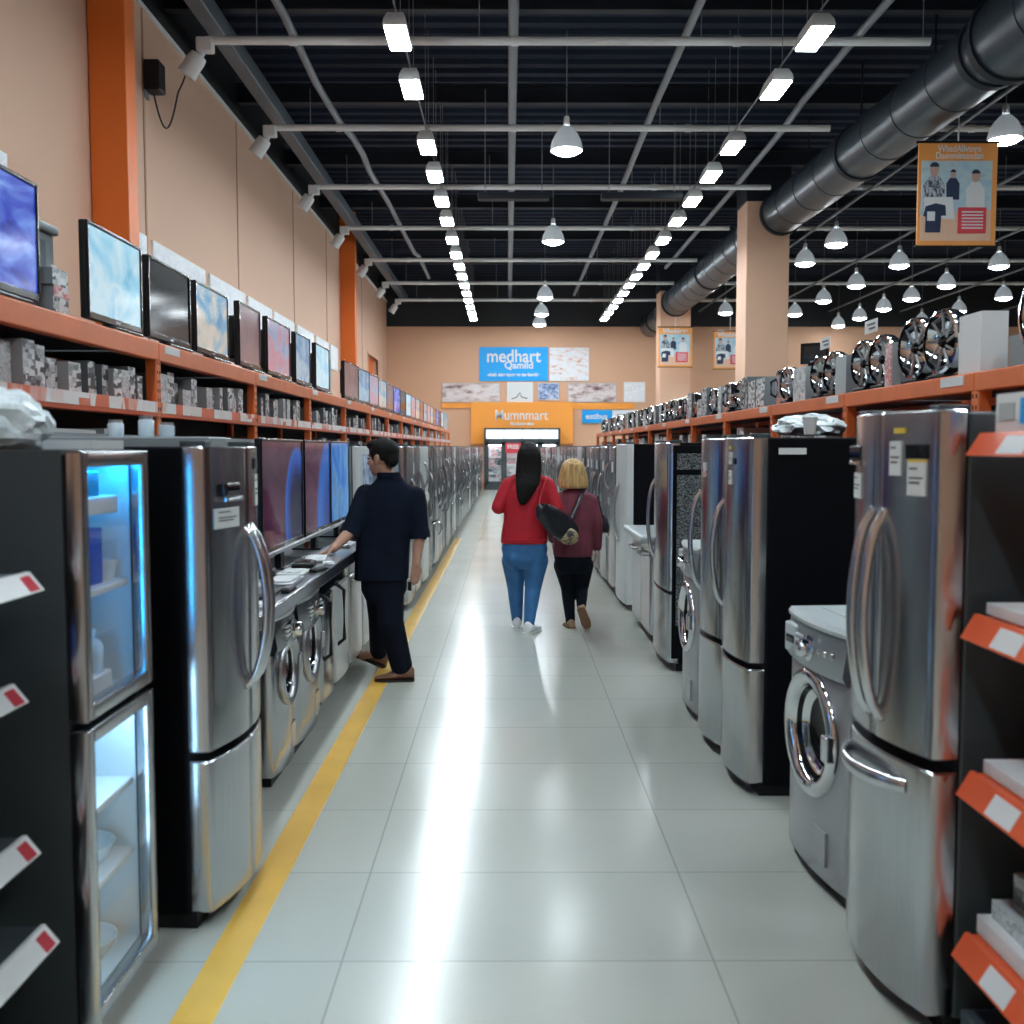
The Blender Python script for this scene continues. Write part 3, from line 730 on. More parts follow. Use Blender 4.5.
q = MB(); q.box(-.25, -.16, -.036, -.004, 1.64, 1.69, .008); q.build('control_display', M['black_gloss'], ds[1]); MB().tube([(-.25, -.026, 1.632), (-.16, -.044, 1.632)], .008, 8).build('dispenser_lever', M['chrome'], ds[1])

# --- washers
def holed(w, z0, z1, sag, zc, r, ch=.012, back=.069):
    """bowed front panel with a round opening"""
    ys = lambda x: -sag*(1-(2*x/w)**2)
    X, cs = w/2, []
    an = [2*PI*k/56 for k in range(56)]+[math.atan2(zz-zc, xx) % (2*PI) for xx in (-X, X) for zz in (z0, z1)]
    def edge(a, ins):
        c, s = math.cos(a), math.sin(a); k = 9
        if abs(c) > 1e-6: k = min(k, (X-ins)/abs(c))
        if s > 1e-6: k = min(k, (z1-ins-zc)/s)
        if s < -1e-6: k = min(k, (zc-z0-ins)/-s)
        return c*k, zc+s*k
    rr = [[] for _ in range(8)]
    for a in sorted(set(round(q, 5) for q in an)):
        cx, cz = r*math.cos(a), zc+r*math.sin(a); ex, ez = edge(a, ch); fx, fz = edge(a, 0)
        rr[0].append((cx, back, cz)); rr[1].append((cx, ys(cx), cz))
        for i, f in enumerate((.33, .66, 1)): x = cx+(ex-cx)*f; rr[2+i].append((x, ys(x), cz+(ez-cz)*f))
        rr[5].append((fx, ys(fx)+ch, fz)); rr[6].append((fx, back, fz)); rr[7].append((cx, back, cz))
    mb = MB(); mb.rings(rr, cap=False); return mb
def washer(label, loc, rot, w, h, d, body, top, ring_r, zc, group=None, panel=None, dark=False, drawer=True):
    t = thing('washing_machine', label, 'washing machine', loc, rot, group); sg = .03
    MB().box(-w/2, w/2, .068, d, .035, h-.03, .012).build('body', body if not dark else M['side_grey'], t)
    holed(w, .05, h-.20, sg, zc, ring_r*.90).build('front_panel', body, t)
    MB().box(-w/2+.02, w/2-.02, .02, d-.03, 0, .05).build('toe_kick', M['black'], t)
    cp = MB()
    rings = []
    for k in range(11):
        x = -w/2+w*k/10; b = -sg*(1-(2*x/w)**2)
        rings.append([(x, .05, h-.195), (x, b-.012, h-.195), (x, b-.026, h-.17), (x, b-.005, h-.035), (x, .05, h-.03)])
    cp.rings(rings); c = cp.build('control_panel', panel or M['panel'], t)
    tp = MB(); rings = []
    for k in range(13):
        x = -w/2-.004+(w+.008)*k/12; b = -sg*(1-min(1, (2*x/w)**2))
        rings.append([(x, d, h-.03), (x, b-.012, h-.03), (x, b-.016, h-.015), (x, b-.004, h), (x, d, h)])
    tp.rings(rings); tpo = tp.build('top', top, t)
    MB().box(-w/2+.06, w/2-.06, .10, d-.06, h, h+.004, .003).build('lid_inset', top, tpo)
    def yp(x): return -sg*(1-(2*x/w)**2)-.018
    kb = MB(); kx = w*.05; kb.lathe([(.05, 0), (.05, -.012), (.036, -.016), (.034, -.045), (.028, -.052), (0, -.052)], (kx, yp(kx)+.004, h-.11), 'y', 20); kb.build('knob', M['chrome'], c)
    for i in range(3):
        bt = MB()
        x = kx+.08+.05*i; bt.box(x-.014, x+.014, yp(x)-.004, yp(x)+.02, h-.12, h-.098, .003); bt.build('button', M['chrome'], c)
    tx = MB()
    for i in range(4):
        x = -w*.14+.0*i; tx.box(x-.045, x+.03, yp(x)-.0035, yp(x)+.01, h-.085-.022*i, h-.078-.022*i)
    tx.build('printed_line', M['paper'], c, smooth=False)
    if drawer:
        dr = MB(); x0, x1 = -w/2+.02, -w/2+.15; dr.box(x0, x1, yp((x0+x1)/2)-.006, .03, h-.175, h-.055, .008); do = dr.build('detergent_drawer', top, t)
        MB().box(x0+.02, x1-.02, yp((x0+x1)/2)-.010, .0, h-.135, h-.10, .006).build('handle', M['smoked'], do)
    yc = -sg+.014; r = ring_r
    rg = MB(); rg.lathe([(r*.99, .02), (r*1.03, 0), (r*1.0, -.022), (r*.92, -.034), (r*.80, -.028), (r*.74, -.006), (r*.70, .03), (r*.66, .05)], (0, yc, zc), 'y', 44, cap=False)
    do = rg.build('door', M['chrome'] if not dark else M['steel_side'], t)
    MB().lathe([(r*.72, .0), (r*.62, .035), (r*.4, .055), (0, .06)], (0, yc, zc), 'y', 36, cap=False).build('door_glass', M['smoked'], do)
    MB().lathe([(r*.76, -.012), (r*.70, .010), (r*.62, .030), (r*.55, .038)], (0, yc, zc), 'y', 36, cap=False).build('inner_rim', M['chrome'], do)
    MB().box(r*.80, r*1.0, yc-.05, yc-.01, zc-.05, zc+.05, .008).build('handle', M['handle'], do)
    MB().box(w*.10, w*.30, -.032, .0, .12, .25, .003).build('filter_hatch', body, t)
    return t
washer('silver front load washing machine by the right front refrigerator', (1.195, 3.80, 0), R90+.07, .58, 1.03, .62, M['washer'], M['washer_light'], .245, .585)
washer('silver front load washing machine beyond the fridge pair on the right', (1.155, 6.25, 0), R90, .56, 1.08, .60, M['washer'], M['washer_light'], .22, .62)

# --- fridge pair, right
w, sag = .585, .05
t, ds = fridge('tall steel refrigerator with black side next to the right front washing machine', (1.155, 5.01, 0), R90, w, 1.745, .85, [(-w/2, w/2, .645, 1.735), (-w/2, w/2, .06, .625)],
    [(0, -.215, .86, 1.41, .065)], sag, M['steel'], M['side_black'])
stick(ds[0], w, sag, .02, .075, 1.60, 1.66, M['paper']); stick(ds[0], w, sag, .02, .075, 1.50, 1.57, M['paper']); stick(ds[0], w, sag, .085, .12, 1.60, 1.63, M['smoked'], 'badge', False); stick(ds[0], w, sag, .025, .06, 1.672, 1.69, M['yellow_ink'], 'sticker', False)
MB().box(.296, .3, .12, .25, 1.60, 1.63).build('side_sticker', M['paper'], t, smooth=False).location = (.0, 0, .05)
t, ds = fridge('tall steel refrigerator, further one of the pair with curved handles on the right', (1.150, 5.61, 0), R90, w, 1.745, .85, [(-w/2, w/2, .645, 1.735), (-w/2, w/2, .06, .625)],
    [(0, -.215, .86, 1.43, .065)], sag, M['steel'], M['side_black'])
stick(ds[0], w, sag, .0, .06, 1.52, 1.60, M['print_red'], 'notice', False)
# --- lattice sided cooler, right
w, sag = .80, .03
t, ds = fridge('slim steel refrigerator with a speckled lattice side panel, right row', (1.205, 7.83, 0), R90, w, 1.735, .75, [(-w/2, w/2, .60, 1.725), (-w/2, w/2, .06, .59)], [(0, -.30, .80, 1.42, .055)], sag, M['steel'], M['side_black'])
MB().box(w/2-.003, w/2+.012, .02, .74, .10, 1.70, .004).build('side_frame', M['side_black'], t)
MB().box(w/2+.012, w/2+.018, .05, .70, 1.52, 1.64).build('vent_panel', M['lattice'], t); MB().box(w/2+.012, w/2+.018, .05, .70, .35, 1.48).build('lattice_panel', M['lattice'], t)
# --- low white unit with a small appliance on top
t = thing('dishwasher', 'pale dishwasher with a worktop in the right row beyond the lattice cooler', 'dishwasher', (1.20, 8.98, 0), R90)
MB().box(-.62, .62, .05, .65, .05, .88, .01).build('body', M['white_enamel'], t)
for x0, x1 in ((-.62, .0), (.0, .62)):
    dd = bowed(2, x0+.004, x1-.004, .10, .87, .0, back=.05).build('door', M['white_enamel'] if x0 < 0 else M['steel'], t)
    MB().tube([(x0+.12, .0, .76), (x0+.13, -.05, .76), (x1-.13, -.05, .76), (x1-.12, .0, .76)], .012, 8).build('handle', M['handle'], dd)
MB().box(-.64, .64, -.09, .66, .88, .94, .02).build('worktop', M['washer_light'], t)
MB().box(-.60, .60, .08, .6, 0, .05).build('toe_kick', M['black'], t)
t = thing('countertop_oven', 'tall silver countertop oven standing on the pale dishwasher', 'oven', (1.40, 8.95, .94), R90)
MB().box(-.28, .28, .0, .38, .01, .50, .02).build('body', M['steel_side'], t); MB().box(-.22, .16, -.015, .0, .06, .45, .008).build('door_glass', M['smoked'], t); MB().tube([(-.2, -.01, .43), (-.2, -.05, .43), (.14, -.05, .43), (.14, -.01, .43)], .009, 8).build('handle', M['chrome'], t)
for z in (.12, .25, .38): MB().lathe([(.028, 0), (.026, -.025), (0, -.027)], (.22, .0, z), 'y', 16).build('knob', M['chrome'], t)
for f in (-.24, .24): MB().box(f-.02, f+.02, .04, .34, 0, .015).build('foot', M['black'], t)
# --- double black sided fridge right
w, sag = .98, .03
fridge('tall refrigerator with a large black side panel, right row beyond the dishwasher', (1.215, 10.72, 0), R90, w, 1.735, .80, [(-w/2, 0, .06, 1.725), (0, w/2, .06, 1.725)], [(0, -.05, .7, 1.3, .05), (1, .05, .7, 1.3, .05)], sag, M['white_enamel'], M['side_black'])

# --- protos for the two long rows
def rowproto(kind, label, loc, rot, front, side, group, w=.84):
    if kind == 'sbs': P = [(-w/2, -w*.08, .06, 1.70), (-w*.08, w/2, .06, 1.70)]; Hs = [(0, -w*.14, .75, 1.35, .055), (1, -w*.02, .75, 1.35, .055)]
    elif kind == 'tf': P = [(-w/2, w/2, .06, 1.14), (-w/2, w/2, 1.15, 1.70)]; Hs = [(0, -w*.38, .60, 1.08, .05), (1, -w*.38, 1.2, 1.5, .05)]
    elif kind == 'bf': P = [(-w/2, w/2, .66, 1.70), (-w/2, w/2, .06, .64)]; Hs = [(0, w*.38, .85, 1.35, .05), (1, w*.38, .40, .60, .05)]
    else: P = [(-w/2, 0, .70, 1.70), (0, w/2, .70, 1.70), (-w/2, w/2, .06, .68)]; Hs = [(0, -.04, .8, 1.4, .055), (1, .04, .8, 1.4, .055)]
    t, ds = fridge(label, loc, rot, w, 1.71, .74, P, Hs, .025, front, side, group)
    stick(ds[-1], w, .025, .12, .22, 1.40, 1.52, M['paper'], 'notice', False)
    stick(ds[0], w, .025, -.30, -.22, 1.0, 1.09, M['paper'], 'notice', False)
    return t
KN = {'sbs': 'side-by-side', 'tf': 'top-freezer', 'bf': 'bottom-freezer', 'fd': 'french door'}
seq = [('sbs', 'steel'), ('fd', 'steel'), ('tf', 'white_enamel'), ('sbs', 'steel_dark'), ('bf', 'steel'), ('sbs', 'steel'), ('fd', 'steel_dark'), ('tf', 'steel')]
FN = {'steel': 'steel', 'white_enamel': 'pale', 'steel_dark': 'dark steel'}
protos = {}
y, i = 10.65, 0
while y < 38.3:
    kd, fr = seq[i % len(seq)] if i else ('sbs', 'steel')
    kind = '%s %s refrigerator' % (FN[fr], KN[kd])
    lb = kind+' leading the long left row, with a plain grey side' if i == 0 else '%s in the long left row, %s after the grey-sided one' % (kind, ordw(i))
    loc = (-1.03+random.uniform(-.025, .02), y, 0)
    key = (kd, fr)
    if i == 0: rowproto(kd, lb, loc, L90, M[fr], M['side_mid'], 'refrigerators in the long left row')
    elif key not in protos: protos[key] = rowproto(kd, lb, loc, L90, M[fr], M['side_mid'], 'refrigerators in the long left row')
    else: dup(protos[key], loc, None, lb)
    y += .875 if i != 3 else 1.0; i += 1
seqr = [('tf', 'steel'), ('sbs', 'steel'), ('sbs', 'steel_dark'), ('bf', 'steel'), ('fd', 'steel'), ('sbs', 'steel_dark'), ('tf', 'white_enamel'), ('sbs', 'steel')]
y, i = 11.75, 0
while y < 38.3:
    kd, fr = seqr[i % len(seqr)]
    lb = '%s %s refrigerator in the long right row, %s after the large black-sided one' % (FN[fr], KN[kd], ordw(i+1))
    loc = (1.225+random.uniform(-.02, .025), y, 0); key = (kd, fr, 'r')
    if key not in protos: protos[key] = rowproto(kd, lb, loc, R90, M[fr], M['side_black'], 'refrigerators in the long right row')
    else: dup(protos[key], loc, None, lb)
    y += .89; i += 1

# --- left: french door fridge with black sides
w, sag = .585, .045
t, ds = fridge('steel four door refrigerator with black sides beside the glass door fridge', (-1.012, 3.675, 0), L90-.06, w, 1.70, .78,
    [(-w/2, 0.03, .625, 1.69), (.03, w/2, .625, 1.69), (-w/2, .03, .06, .605), (.03, w/2, .06, .605)], [(0, .0, .80, 1.39, .08), (1, .065, .80, 1.39, .08)], sag, M['steel'], M['side_black'])
stick(ds[0], w, sag, -.24, -.07, 1.40, 1.47, M['paper']); q = MB(); q.box(-.20, -.06, -.05, -.02, 1.51, 1.56, .008); q.build('control_display', M['black_gloss'], ds[0])
MB().tube([(-.2, -.045, 1.50), (-.06, -.055, 1.50)], .007, 8).build('dispenser_lever', M['chrome'], ds[0])
stick(ds[1], w, sag, .14, .22, 1.46, 1.58, M['paper']); stick(ds[1], w, sag, .13, .22, 1.60, 1.64, M['smoked'], 'badge', False)

# --- left: glass door fridge
GX, GY0, GY1 = -1.15, 2.70, 3.21
t = thing('glass_door_refrigerator', 'two door glass front refrigerator glowing blue at the left front', 'refrigerator', (GX, (GY0+GY1)/2, 0), L90); w = GY1-GY0; D = .68
F0 = .054; th = .022
c = MB()
c.box(-w/2, -w/2+th, F0, D, .05, 1.675); c.box(w/2-th, w/2, F0, D, .05, 1.675)
for z0, z1 in ((1.645, 1.675), (.05, .085), (.885, .93)): c.box(-w/2+th, w/2-th, F0, D, z0, z1)
c.box(-w/2+th, w/2-th, D-.03, D, .085, 1.645)
c.build('cabinet', M['side_grey'], t, smooth=False)
for z0, z1 in ((.086, .884), (.931, 1.644)):
    li = MB()
    li.box(-w/2+th, -w/2+th+.006, F0+.002, D-.031, z0, z1); li.box(w/2-th-.006, w/2-th, F0+.002, D-.031, z0, z1); li.box(-w/2+th+.006, w/2-th-.006, D-.04, D-.031, z0, z1); li.box(-w/2+th+.006, w/2-th-.006, F0+.002, D-.04, z0, z0+.006); li.box(-w/2+th+.006, w/2-th-.006, F0+.002, D-.04, z1-.006, z1)
    li.build('liner', M['liner'], t, smooth=False)
MB().box(-w/2+.02, w/2-.02, .05, D-.04, 0, .05).build('toe_kick', M['black'], t)
for z0, z1 in ((.925, 1.672), (.055, .905)):
    f = MB(); fw = .045
    for a, b, u, v in ((-w/2, -w/2+fw, z0, z1), (w/2-fw, w/2, z0, z1), (-w/2+fw-.002, w/2-fw+.002, z0, z0+fw), (-w/2+fw-.002, w/2-fw+.002, z1-fw, z1)): f.box(a, b, 0, .045, u, v, .005)
    dd = f.build('door', M['steel'], t)
    MB().box(-w/2+fw-.004, w/2-fw+.004, .008, .013, z0+fw-.004, z1-fw+.004).build('glass_pane', M['glass'], dd, smooth=False)
    for a, b, u, v in ((-w/2+.004, -w/2+.03, z0+.01, z1-.01), (w/2-.03, w/2-.004, z0+.01, z1-.01), (-w/2+.03, w/2-.03, z0+.01, z0+.035), (-w/2+.03, w/2-.03, z1-.035, z1-.01)): MB().box(a, b, .0452, .0538, u, v).build('door_gasket', M['black'], dd)
for z in (1.245, .60, .37):
    MB().box(-w/2+th+.008, w/2-th-.008, .062, D-.06, z, z+.022, .004).build('shelf', M['white'], t)
for nm, z, col, s_ in (('upper', 1.634, (.02, .42, 1.0), 25), ('lower', .874, (.36, .70, 1.0), 30)):
    MB().box(-w/2+.04, w/2-.04, .070, .105, z-.006, z+.002).build('light_strip', emitter('cool light strip '+nm, col, s_), t, smooth=False)
    MB().box(-w/2+th+.007, -w/2+th+.015, .057, .085, z-.62, z-.04).build('light_strip', bpy.data.materials['cool light strip '+nm], t, smooth=False)
MB().box(-w/2+th+.012, .17, .068, .42, 1.48, 1.535, .006).build('upper_tray', M['white'], t)
def inside(name, lb, cat, mb, mats, x, y, z, rot=0, group=None):
    """small goods standing in the glass fridge (its local frame turned into the world's)"""
    o = mb.build(name, mats); o.location = (GX-y, (GY0+GY1)/2+x, z); o.rotation_euler = (0, 0, L90+rot); return tag(o, lb, cat, group)
def bottle(r, h): return MB().lathe([(0, 0), (r*.9, 0), (r, .01), (r, h*.62), (r*.75, h*.74), (r*.35, h*.82), (r*.35, h*.9), (r*.42, h*.9), (r*.42, h), (0, h)], seg=18)
inside('cyan_packet', 'bright cyan box on the top tray of the glass fridge', 'box', MB().box(-.07, .07, -.05, .05, 0, .075, .004), mat('cyan card', (.05, .45, .62), .5), .0, .135, 1.5355)
inside('drink_carton', 'blue and white carton leaning in the upper glass compartment', 'carton', MB().box(-.05, .05, -.03, .03, 0, .12, .004), M['print_red'], -.05, .115, 1.2675, .15)
inside('drink_carton', 'tall blue carton beside the printed carton in the glass fridge', 'carton', MB().box(-.045, .045, -.03, .03, 0, .17, .004), M['blue_pack'], .055, .125, 1.2675, -.1)
inside('food_tub', 'small white tub on the right end of the upper fridge shelf', 'tub', MB().lathe([(0, 0), (.036, 0), (.045, .055), (.048, .055), (.048, .065), (0, .066)], seg=20), M['white'], .165, .125, 1.2675)
inside('food_tub', 'printed tub at the near end of the upper fridge shelf', 'tub', MB().lathe([(0, 0), (.036, 0), (.045, .055), (.048, .055), (.048, .065), (0, .066)], seg=20), M['print_pale'], -.165, .12, 1.2675)
inside('food_box', 'white box lying on the floor of the upper glass compartment', 'box', MB().box(-.14, .14, -.07, .07, 0, .06, .006), M['white'], -.02, .15, .938)
inside('glass_jar', 'teal jar standing on the white box in the glass fridge', 'jar', bottle(.04, .15), mat('teal glass', (.05, .22, .32), .2), -.03, .125, .9985)
inside('glass_jar', 'pale jar beside the teal jar in the glass fridge', 'jar', bottle(.034, .13), M['clear_bottle'], .065, .12, .9985)
t9 = inside('drink_bottle', 'pale bottle with blue cap in the lower glass compartment', 'bottle', bottle(.036, .21), M['clear_bottle'], -.05, .115, .6225)
MB().lathe([(.018, .19), (.018, .225), (0, .225)], seg=16).build('cap', M['blue_pack'], t9)
for k, (x, y2, z, lb) in enumerate(((.06, .165, .3925, 'pale clear bowl on the middle shelf of the lower compartment'), (.06, .165, .0925, 'pale clear bowl on the floor of the lower compartment'))):
    inside('glass_bowl', lb, 'bowl', MB().lathe([(.03, 0), (.05, .003), (.085, .04), (.098, .075), (.093, .075), (.08, .042), (.045, .012), (0, .01)], seg=24), M['clear_bottle'], x, y2, z)
inside('drink_bottle', 'small white bottle on the middle shelf of the lower compartment', 'bottle', bottle(.03, .16), M['white'], -.11, .115, .3925)

# --- left counter, washers below it
t = thing('display_counter', 'long steel display counter carrying three large televisions', 'counter', (-1.10, 6.665, 0))
MB().box(-.72, .0, -2.28, 2.28, .925, .945, .004).build('worktop', M['steel_side'], t); MB().box(-.03, .012, -2.28, 2.28, .872, .942, .006).build('fascia', M['steel'], t)
MB().box(-.74, -.70, -2.28, 2.28, 0, .925).build('back_panel', M['side_grey'], t, smooth=False)
for yy in (-2.26, 2.26): MB().box(-.70, -.10, yy-.02, yy+.02, 0, .925).build('end_panel', M['side_grey'], t, smooth=False)
washer('dark steel washing machine under the counter, nearest to the french door fridge', (-1.155, 5.08, 0), L90, .46, .862, .52, M['steel'], M['steel_side'], .185, .55, 'washing machines under the left counter', M['steel_dark'], True, False)
washer('dark steel washing machine under the counter, second from the front', (-1.155, 5.70, 0), L90, .62, .862, .52, M['steel'], M['steel_side'], .215, .55, 'washing machines under the left counter', M['steel_dark'], True, False)
def dishw(lb, yc, w, front, hand):
    t = thing('dishwasher', lb, 'dishwasher', (-1.15, yc, 0), L90, 'dishwashers under the left counter')
    MB().box(-w/2, w/2, .06, .55, .05, .862, .006).build('body', M['black'], t)
    d0 = bowed(w, -w/2+.012, w/2-.012, .11, .755, .015, back=.06).build('door', front, t)
    MB().box(-w/2+.01, w/2-.01, .0, .06, .765, .855, .006).build('control_panel', M['black_gloss'] if hand else front, t)
    pts = [(-w/2+.07, .0, .72), (-w/2+.07, -.045, .72), (w/2-.07, -.045, .72), (w/2-.07, .0, .72)]
    if hand: pts = [(-w/2+.08, -.0, .77), (-w/2+.08, -.05, .73), (-w/2+.08, -.05, .40), (-w/2+.08, -.0, .36)]
    MB().tube(pts, .013, 8).build('handle', M['black'] if hand else M['handle'], d0)
    MB().box(-w/2+.02, w/2-.02, .08, .5, 0, .05).build('toe_kick', M['black'], t)
dishw('steel fronted dishwasher with a black upright handle under the left counter', 6.30, .46, M['steel'], True)
dishw('pale dishwasher beside the man, under the left counter', 6.86, .56, M['white_enamel'], True)
dishw('pale dishwasher behind the knees of the man, under the left counter', 7.50, .60, M['white_enamel'], False)
dishw('pale dishwasher furthest along under the left counter', 8.16, .60, M['white_enamel'], False)

# --- televisions
def tv(label, loc, rot, w, h, scr, group=None, th=.035, stand=.05, deep=False, silver=False, tilt=0.):
    t = thing('television', label, 'television', loc, rot, group); z0 = stand; b = .018
    f = MB(); f.box(-w/2, w/2, 0, th, z0, z0+h, .008)
    f.box(-w*.33, w*.33, th-.01, th+(.16 if deep else .05), z0+h*.12, z0+h*.8, .02)
    f.build('housing', M['black'], t)
    fr = MB()
    for x0, x1, u, v in ((-w/2, -w/2+b, z0, z0+h), (w/2-b, w/2, z0, z0+h), (-w/2+b, w/2-b, z0+h-b, z0+h), (-w/2+b, w/2-b, z0, z0+b*1.8)): fr.box(x0, x1, -.010, .002, u, v, .003)
    fr.build('bezel', M['black_gloss'], t)
    if silver: MB().box(-w/2, w/2, -.022, .03, z0-.022, z0+.004, .006).build('bottom_trim', M['tick'], t)
    s = MB().box(-w/2+b, w/2-b, -.003, .001, -h/2+b*1.8-h*.0, h/2-b)
    so = s.build('screen', SCR[scr], t, smooth=False); so.location = (0, 0, z0+h/2)
    MB().box(-.05, .05, .01, .05, .008, z0+.08).build('stand_neck', M['black'], t)
    MB().box(-w*.28, w*.28, -.07, .14, 0, .012, .004).build('stand_foot', M['black_gloss'], t)
    q = MB(); q.box(-.025, .025, -.0115, -.010, z0+.010, z0+.020); q.build('badge', M['tick'], t)
    return t
CTR = 'large televisions on the left counter'
tv('large television showing a blue arc on purple, nearest on the left counter', (-1.42, 6.32, .946), L90, 1.15, .68, 'wave', CTR, stand=.11, silver=True)
tv('large television with a blue sweep on violet, middle of the left counter', (-1.42, 7.465, .946), L90, 1.0, .68, 'wave2', CTR, stand=.11, silver=True)
tv('large television with a bright blue swirl, behind the arm of the man', (-1.42, 8.45, .946), L90, .92, .68, 'wave3', CTR, stand=.11, silver=True)
# clutter on the counter
def small(name, lb, cat, mb, m, loc, rz=0., group=None):
    o = mb.build(name, m); o.location = loc; o.rotation_euler = (0, 0, rz); return tag(o, lb, cat, group)
def gadget(name, lb, cat, loc, w, d, h, m, m2, rz=0., group=None):
    t = thing(name, lb, cat, loc, rz, group)
    MB().box(-w/2, w/2, -d/2, d/2, 0, h, min(h*.3, .01)).build('base', m, t); MB().box(-w*.36, w*.36, -d*.36, d*.36, h, h+.006, .002).build('face', m2, t)
    return t
CL = 'small goods laid on the left counter'
gl = [('black_keyboard', 'wide black keyboard at the near end of the left counter', 'keyboard', -1.22, 4.95, .14, .36, .022, 'black', 'ink'),
      ('price_card', 'white price card on the near end of the left counter', 'card', -1.17, 4.60, .10, .16, .014, 'white', 'paper'),
      ('silver_tray', 'silver tray below the nearest large television', 'tray', -1.22, 5.42, .16, .34, .02, 'tick', 'white'),
      ('leaflet_pile', 'white leaflets before the nearest large television', 'leaflet', -1.25, 5.80, .15, .24, .018, 'paper', 'print_pale'),
      ('black_router', 'black flat box between the leaflets and the second television', 'box', -1.25, 6.10, .13, .22, .04, 'black', 'black_gloss'),
      ('leaflet_pile', 'bright leaflets beside the hand of the man', 'leaflet', -1.25, 6.50, .13, .26, .024, 'paper', 'white'),
      ('silver_tray', 'small silver tray before the middle large television', 'tray', -1.22, 7.42, .13, .26, .03, 'tick', 'print_pale'),
      ('black_router', 'black flat box behind the arm of the man', 'box', -1.22, 7.95, .13, .24, .05, 'black', 'black_gloss')]
for nm, lb, ct, x, yy, a, b, h, m1, m2 in gl: gadget(nm, lb, ct, (x, yy, .946), a, b, h, M[m1], M[m2], random.uniform(-.15, .15), CL)
gl = [('remote_control', 'black remote control nearest the front edge of the left counter', 'remote control', -1.125, 5.10, .045, .17, .02, 'black', 'ink', .0),
      ('leaflet_pile', 'crooked white leaflets at the near end of the left counter', 'leaflet', -1.38, 5.26, .14, .20, .012, 'paper', 'white', -.5),
      ('black_router', 'glossy black box at the foot of the nearest large television', 'box', -1.37, 5.64, .10, .16, .05, 'black', 'black_gloss', .15),
      ('remote_control', 'black remote control beside the leaflets before the first television', 'remote control', -1.13, 5.95, .05, .18, .02, 'black', 'ink', -.25),
      ('price_card', 'small white card between the two television feet on the left counter', 'card', -1.14, 6.32, .07, .12, .01, 'paper', 'white', .2)]
for nm, lb, ct, x, yy, a, b, h, m1, m2, r in gl: gadget(nm, lb, ct, (x, yy, .946), a, b, h, M[m1], M[m2], r, CL)
# white display fridge behind the man
t, ds = fridge('pale refrigerator with a picture panel behind the shoulder of the man', (-1.36, 9.62, 0), L90, .84, 1.71, .48, [(-.42, .42, .06, .98), (-.42, .42, .99, 1.70)], [(0, -.34, .55, .9, .045)], .01, M['white_enamel'], M['side_mid'])
MB().box(-.30, .30, -.018, -.008, 1.06, 1.62).build('picture_panel', M['poster_blue'], ds[1], smooth=False)
# low grey partition behind the counter and fridges
t = tag(MB().box(-1.862, -1.865, 4.02, 9.1, 0, 1.745, .006).build('display_partition', M['side_mid']), 'grey partition panel standing behind the counter televisions', 'partition')
t = tag(MB().box(-1.85, -1.20, 4.02, 4.36, 0, 1.725, .006).build('grey_cabinet', M['side_mid']), 'plain grey cabinet hidden behind the black sided refrigerator', 'cabinet')

# ------------------------------------------------------------------ pallet racks
def rack(nm, lab_, xf, dirx, y0, step, n, ztop, zmid, depth, beam, rails):
    t = thing('pallet_rack', lab_, 'rack', (xf, y0, 0))
    def bx(mb, a, b, *r, **k):  # a,b measured from the aisle face inwards
        x0, x1 = sorted((-dirx*a, -dirx*b)); return mb.box(x0, x1, *r, **k)
    for k in range(n+1):
        yy = k*step
        for dd in (0, depth-.06):
            u = MB(); bx(u, dd, dd+.06, yy-.038, yy+.038, 0, ztop-.01, .006)
            if dd == 0 and k < 6:
                u.mi = 1
                z = zmid-.3
                while z < ztop-.1:
                    for o in (-.016, .016): bx(u, -.0015, .004, yy+o-.005, yy+o+.005, z, z+.018)
                    z += .05
            u.build('upright', [M['orange'], M['black']], t)
    for k in range(n):
        a, b = k*step+.04, (k+1)*step-.04
        m = MB(); bx(m, -.004, .05, a-.035, b+.035, ztop-beam, ztop-.004, .006); bx(m, depth-.06, depth-.01, a, b, ztop-beam, ztop-.004); m.build('top_beam', M['orange'], t)
        m = MB(); bx(m, .05, depth-.06, a, b, ztop-.05, ztop-.012); m.build('top_deck', M['card_grey'], t, smooth=False)
        if zmid:
            m = MB(); bx(m, .0, .04, a, b, zmid-.085, zmid-.003, .004); m.build('middle_beam', M['orange_shelf'], t)
            m = MB(); bx(m, -.006, .0, a, b, zmid-.062, zmid-.004); m.build('price_rail', rails, t, smooth=False)
            m = MB(); bx(m, .04, depth-.06, a, b, zmid-.03, zmid-.004); m.build('middle_deck', M['card_grey'], t, smooth=False)
        m = MB(); bx(m, .0, depth-.06, a, b, 1.44, 1.46); m.build('lower_deck', M['orange_shelf'], t, smooth=False)
        if k < 14:
            m = MB(); bx(m, -.008, -.004, a+.06, a+.30, ztop-.055, ztop-.012); m.build('price_tag', M['paper'], t, smooth=False)
        m = MB(); bx(m, depth-.012, depth, a-.04, b+.04, .05, ztop-.02); m.build('back_panel', M['side_black'], t, smooth=False)  # added black sheet stands in for the shaded depth behind each bay
    return t
ZT, ZM = 2.262, 1.935
LS, LY0, LN = 2.12, 1.30, 15
rack('l', 'long orange pallet rack on the left topped by televisions', -1.92, 1, LY0, LS, LN, ZT, ZM, .82, .105, M['labels'])
ZR = 2.02
RS, RY0, RN = 1.72, 2.73, 12
rack('r', 'long orange pallet rack on the right topped by chrome discs', 2.07, -1, RY0, RS, RN, ZR, 0, .80, .09, M['labels'])

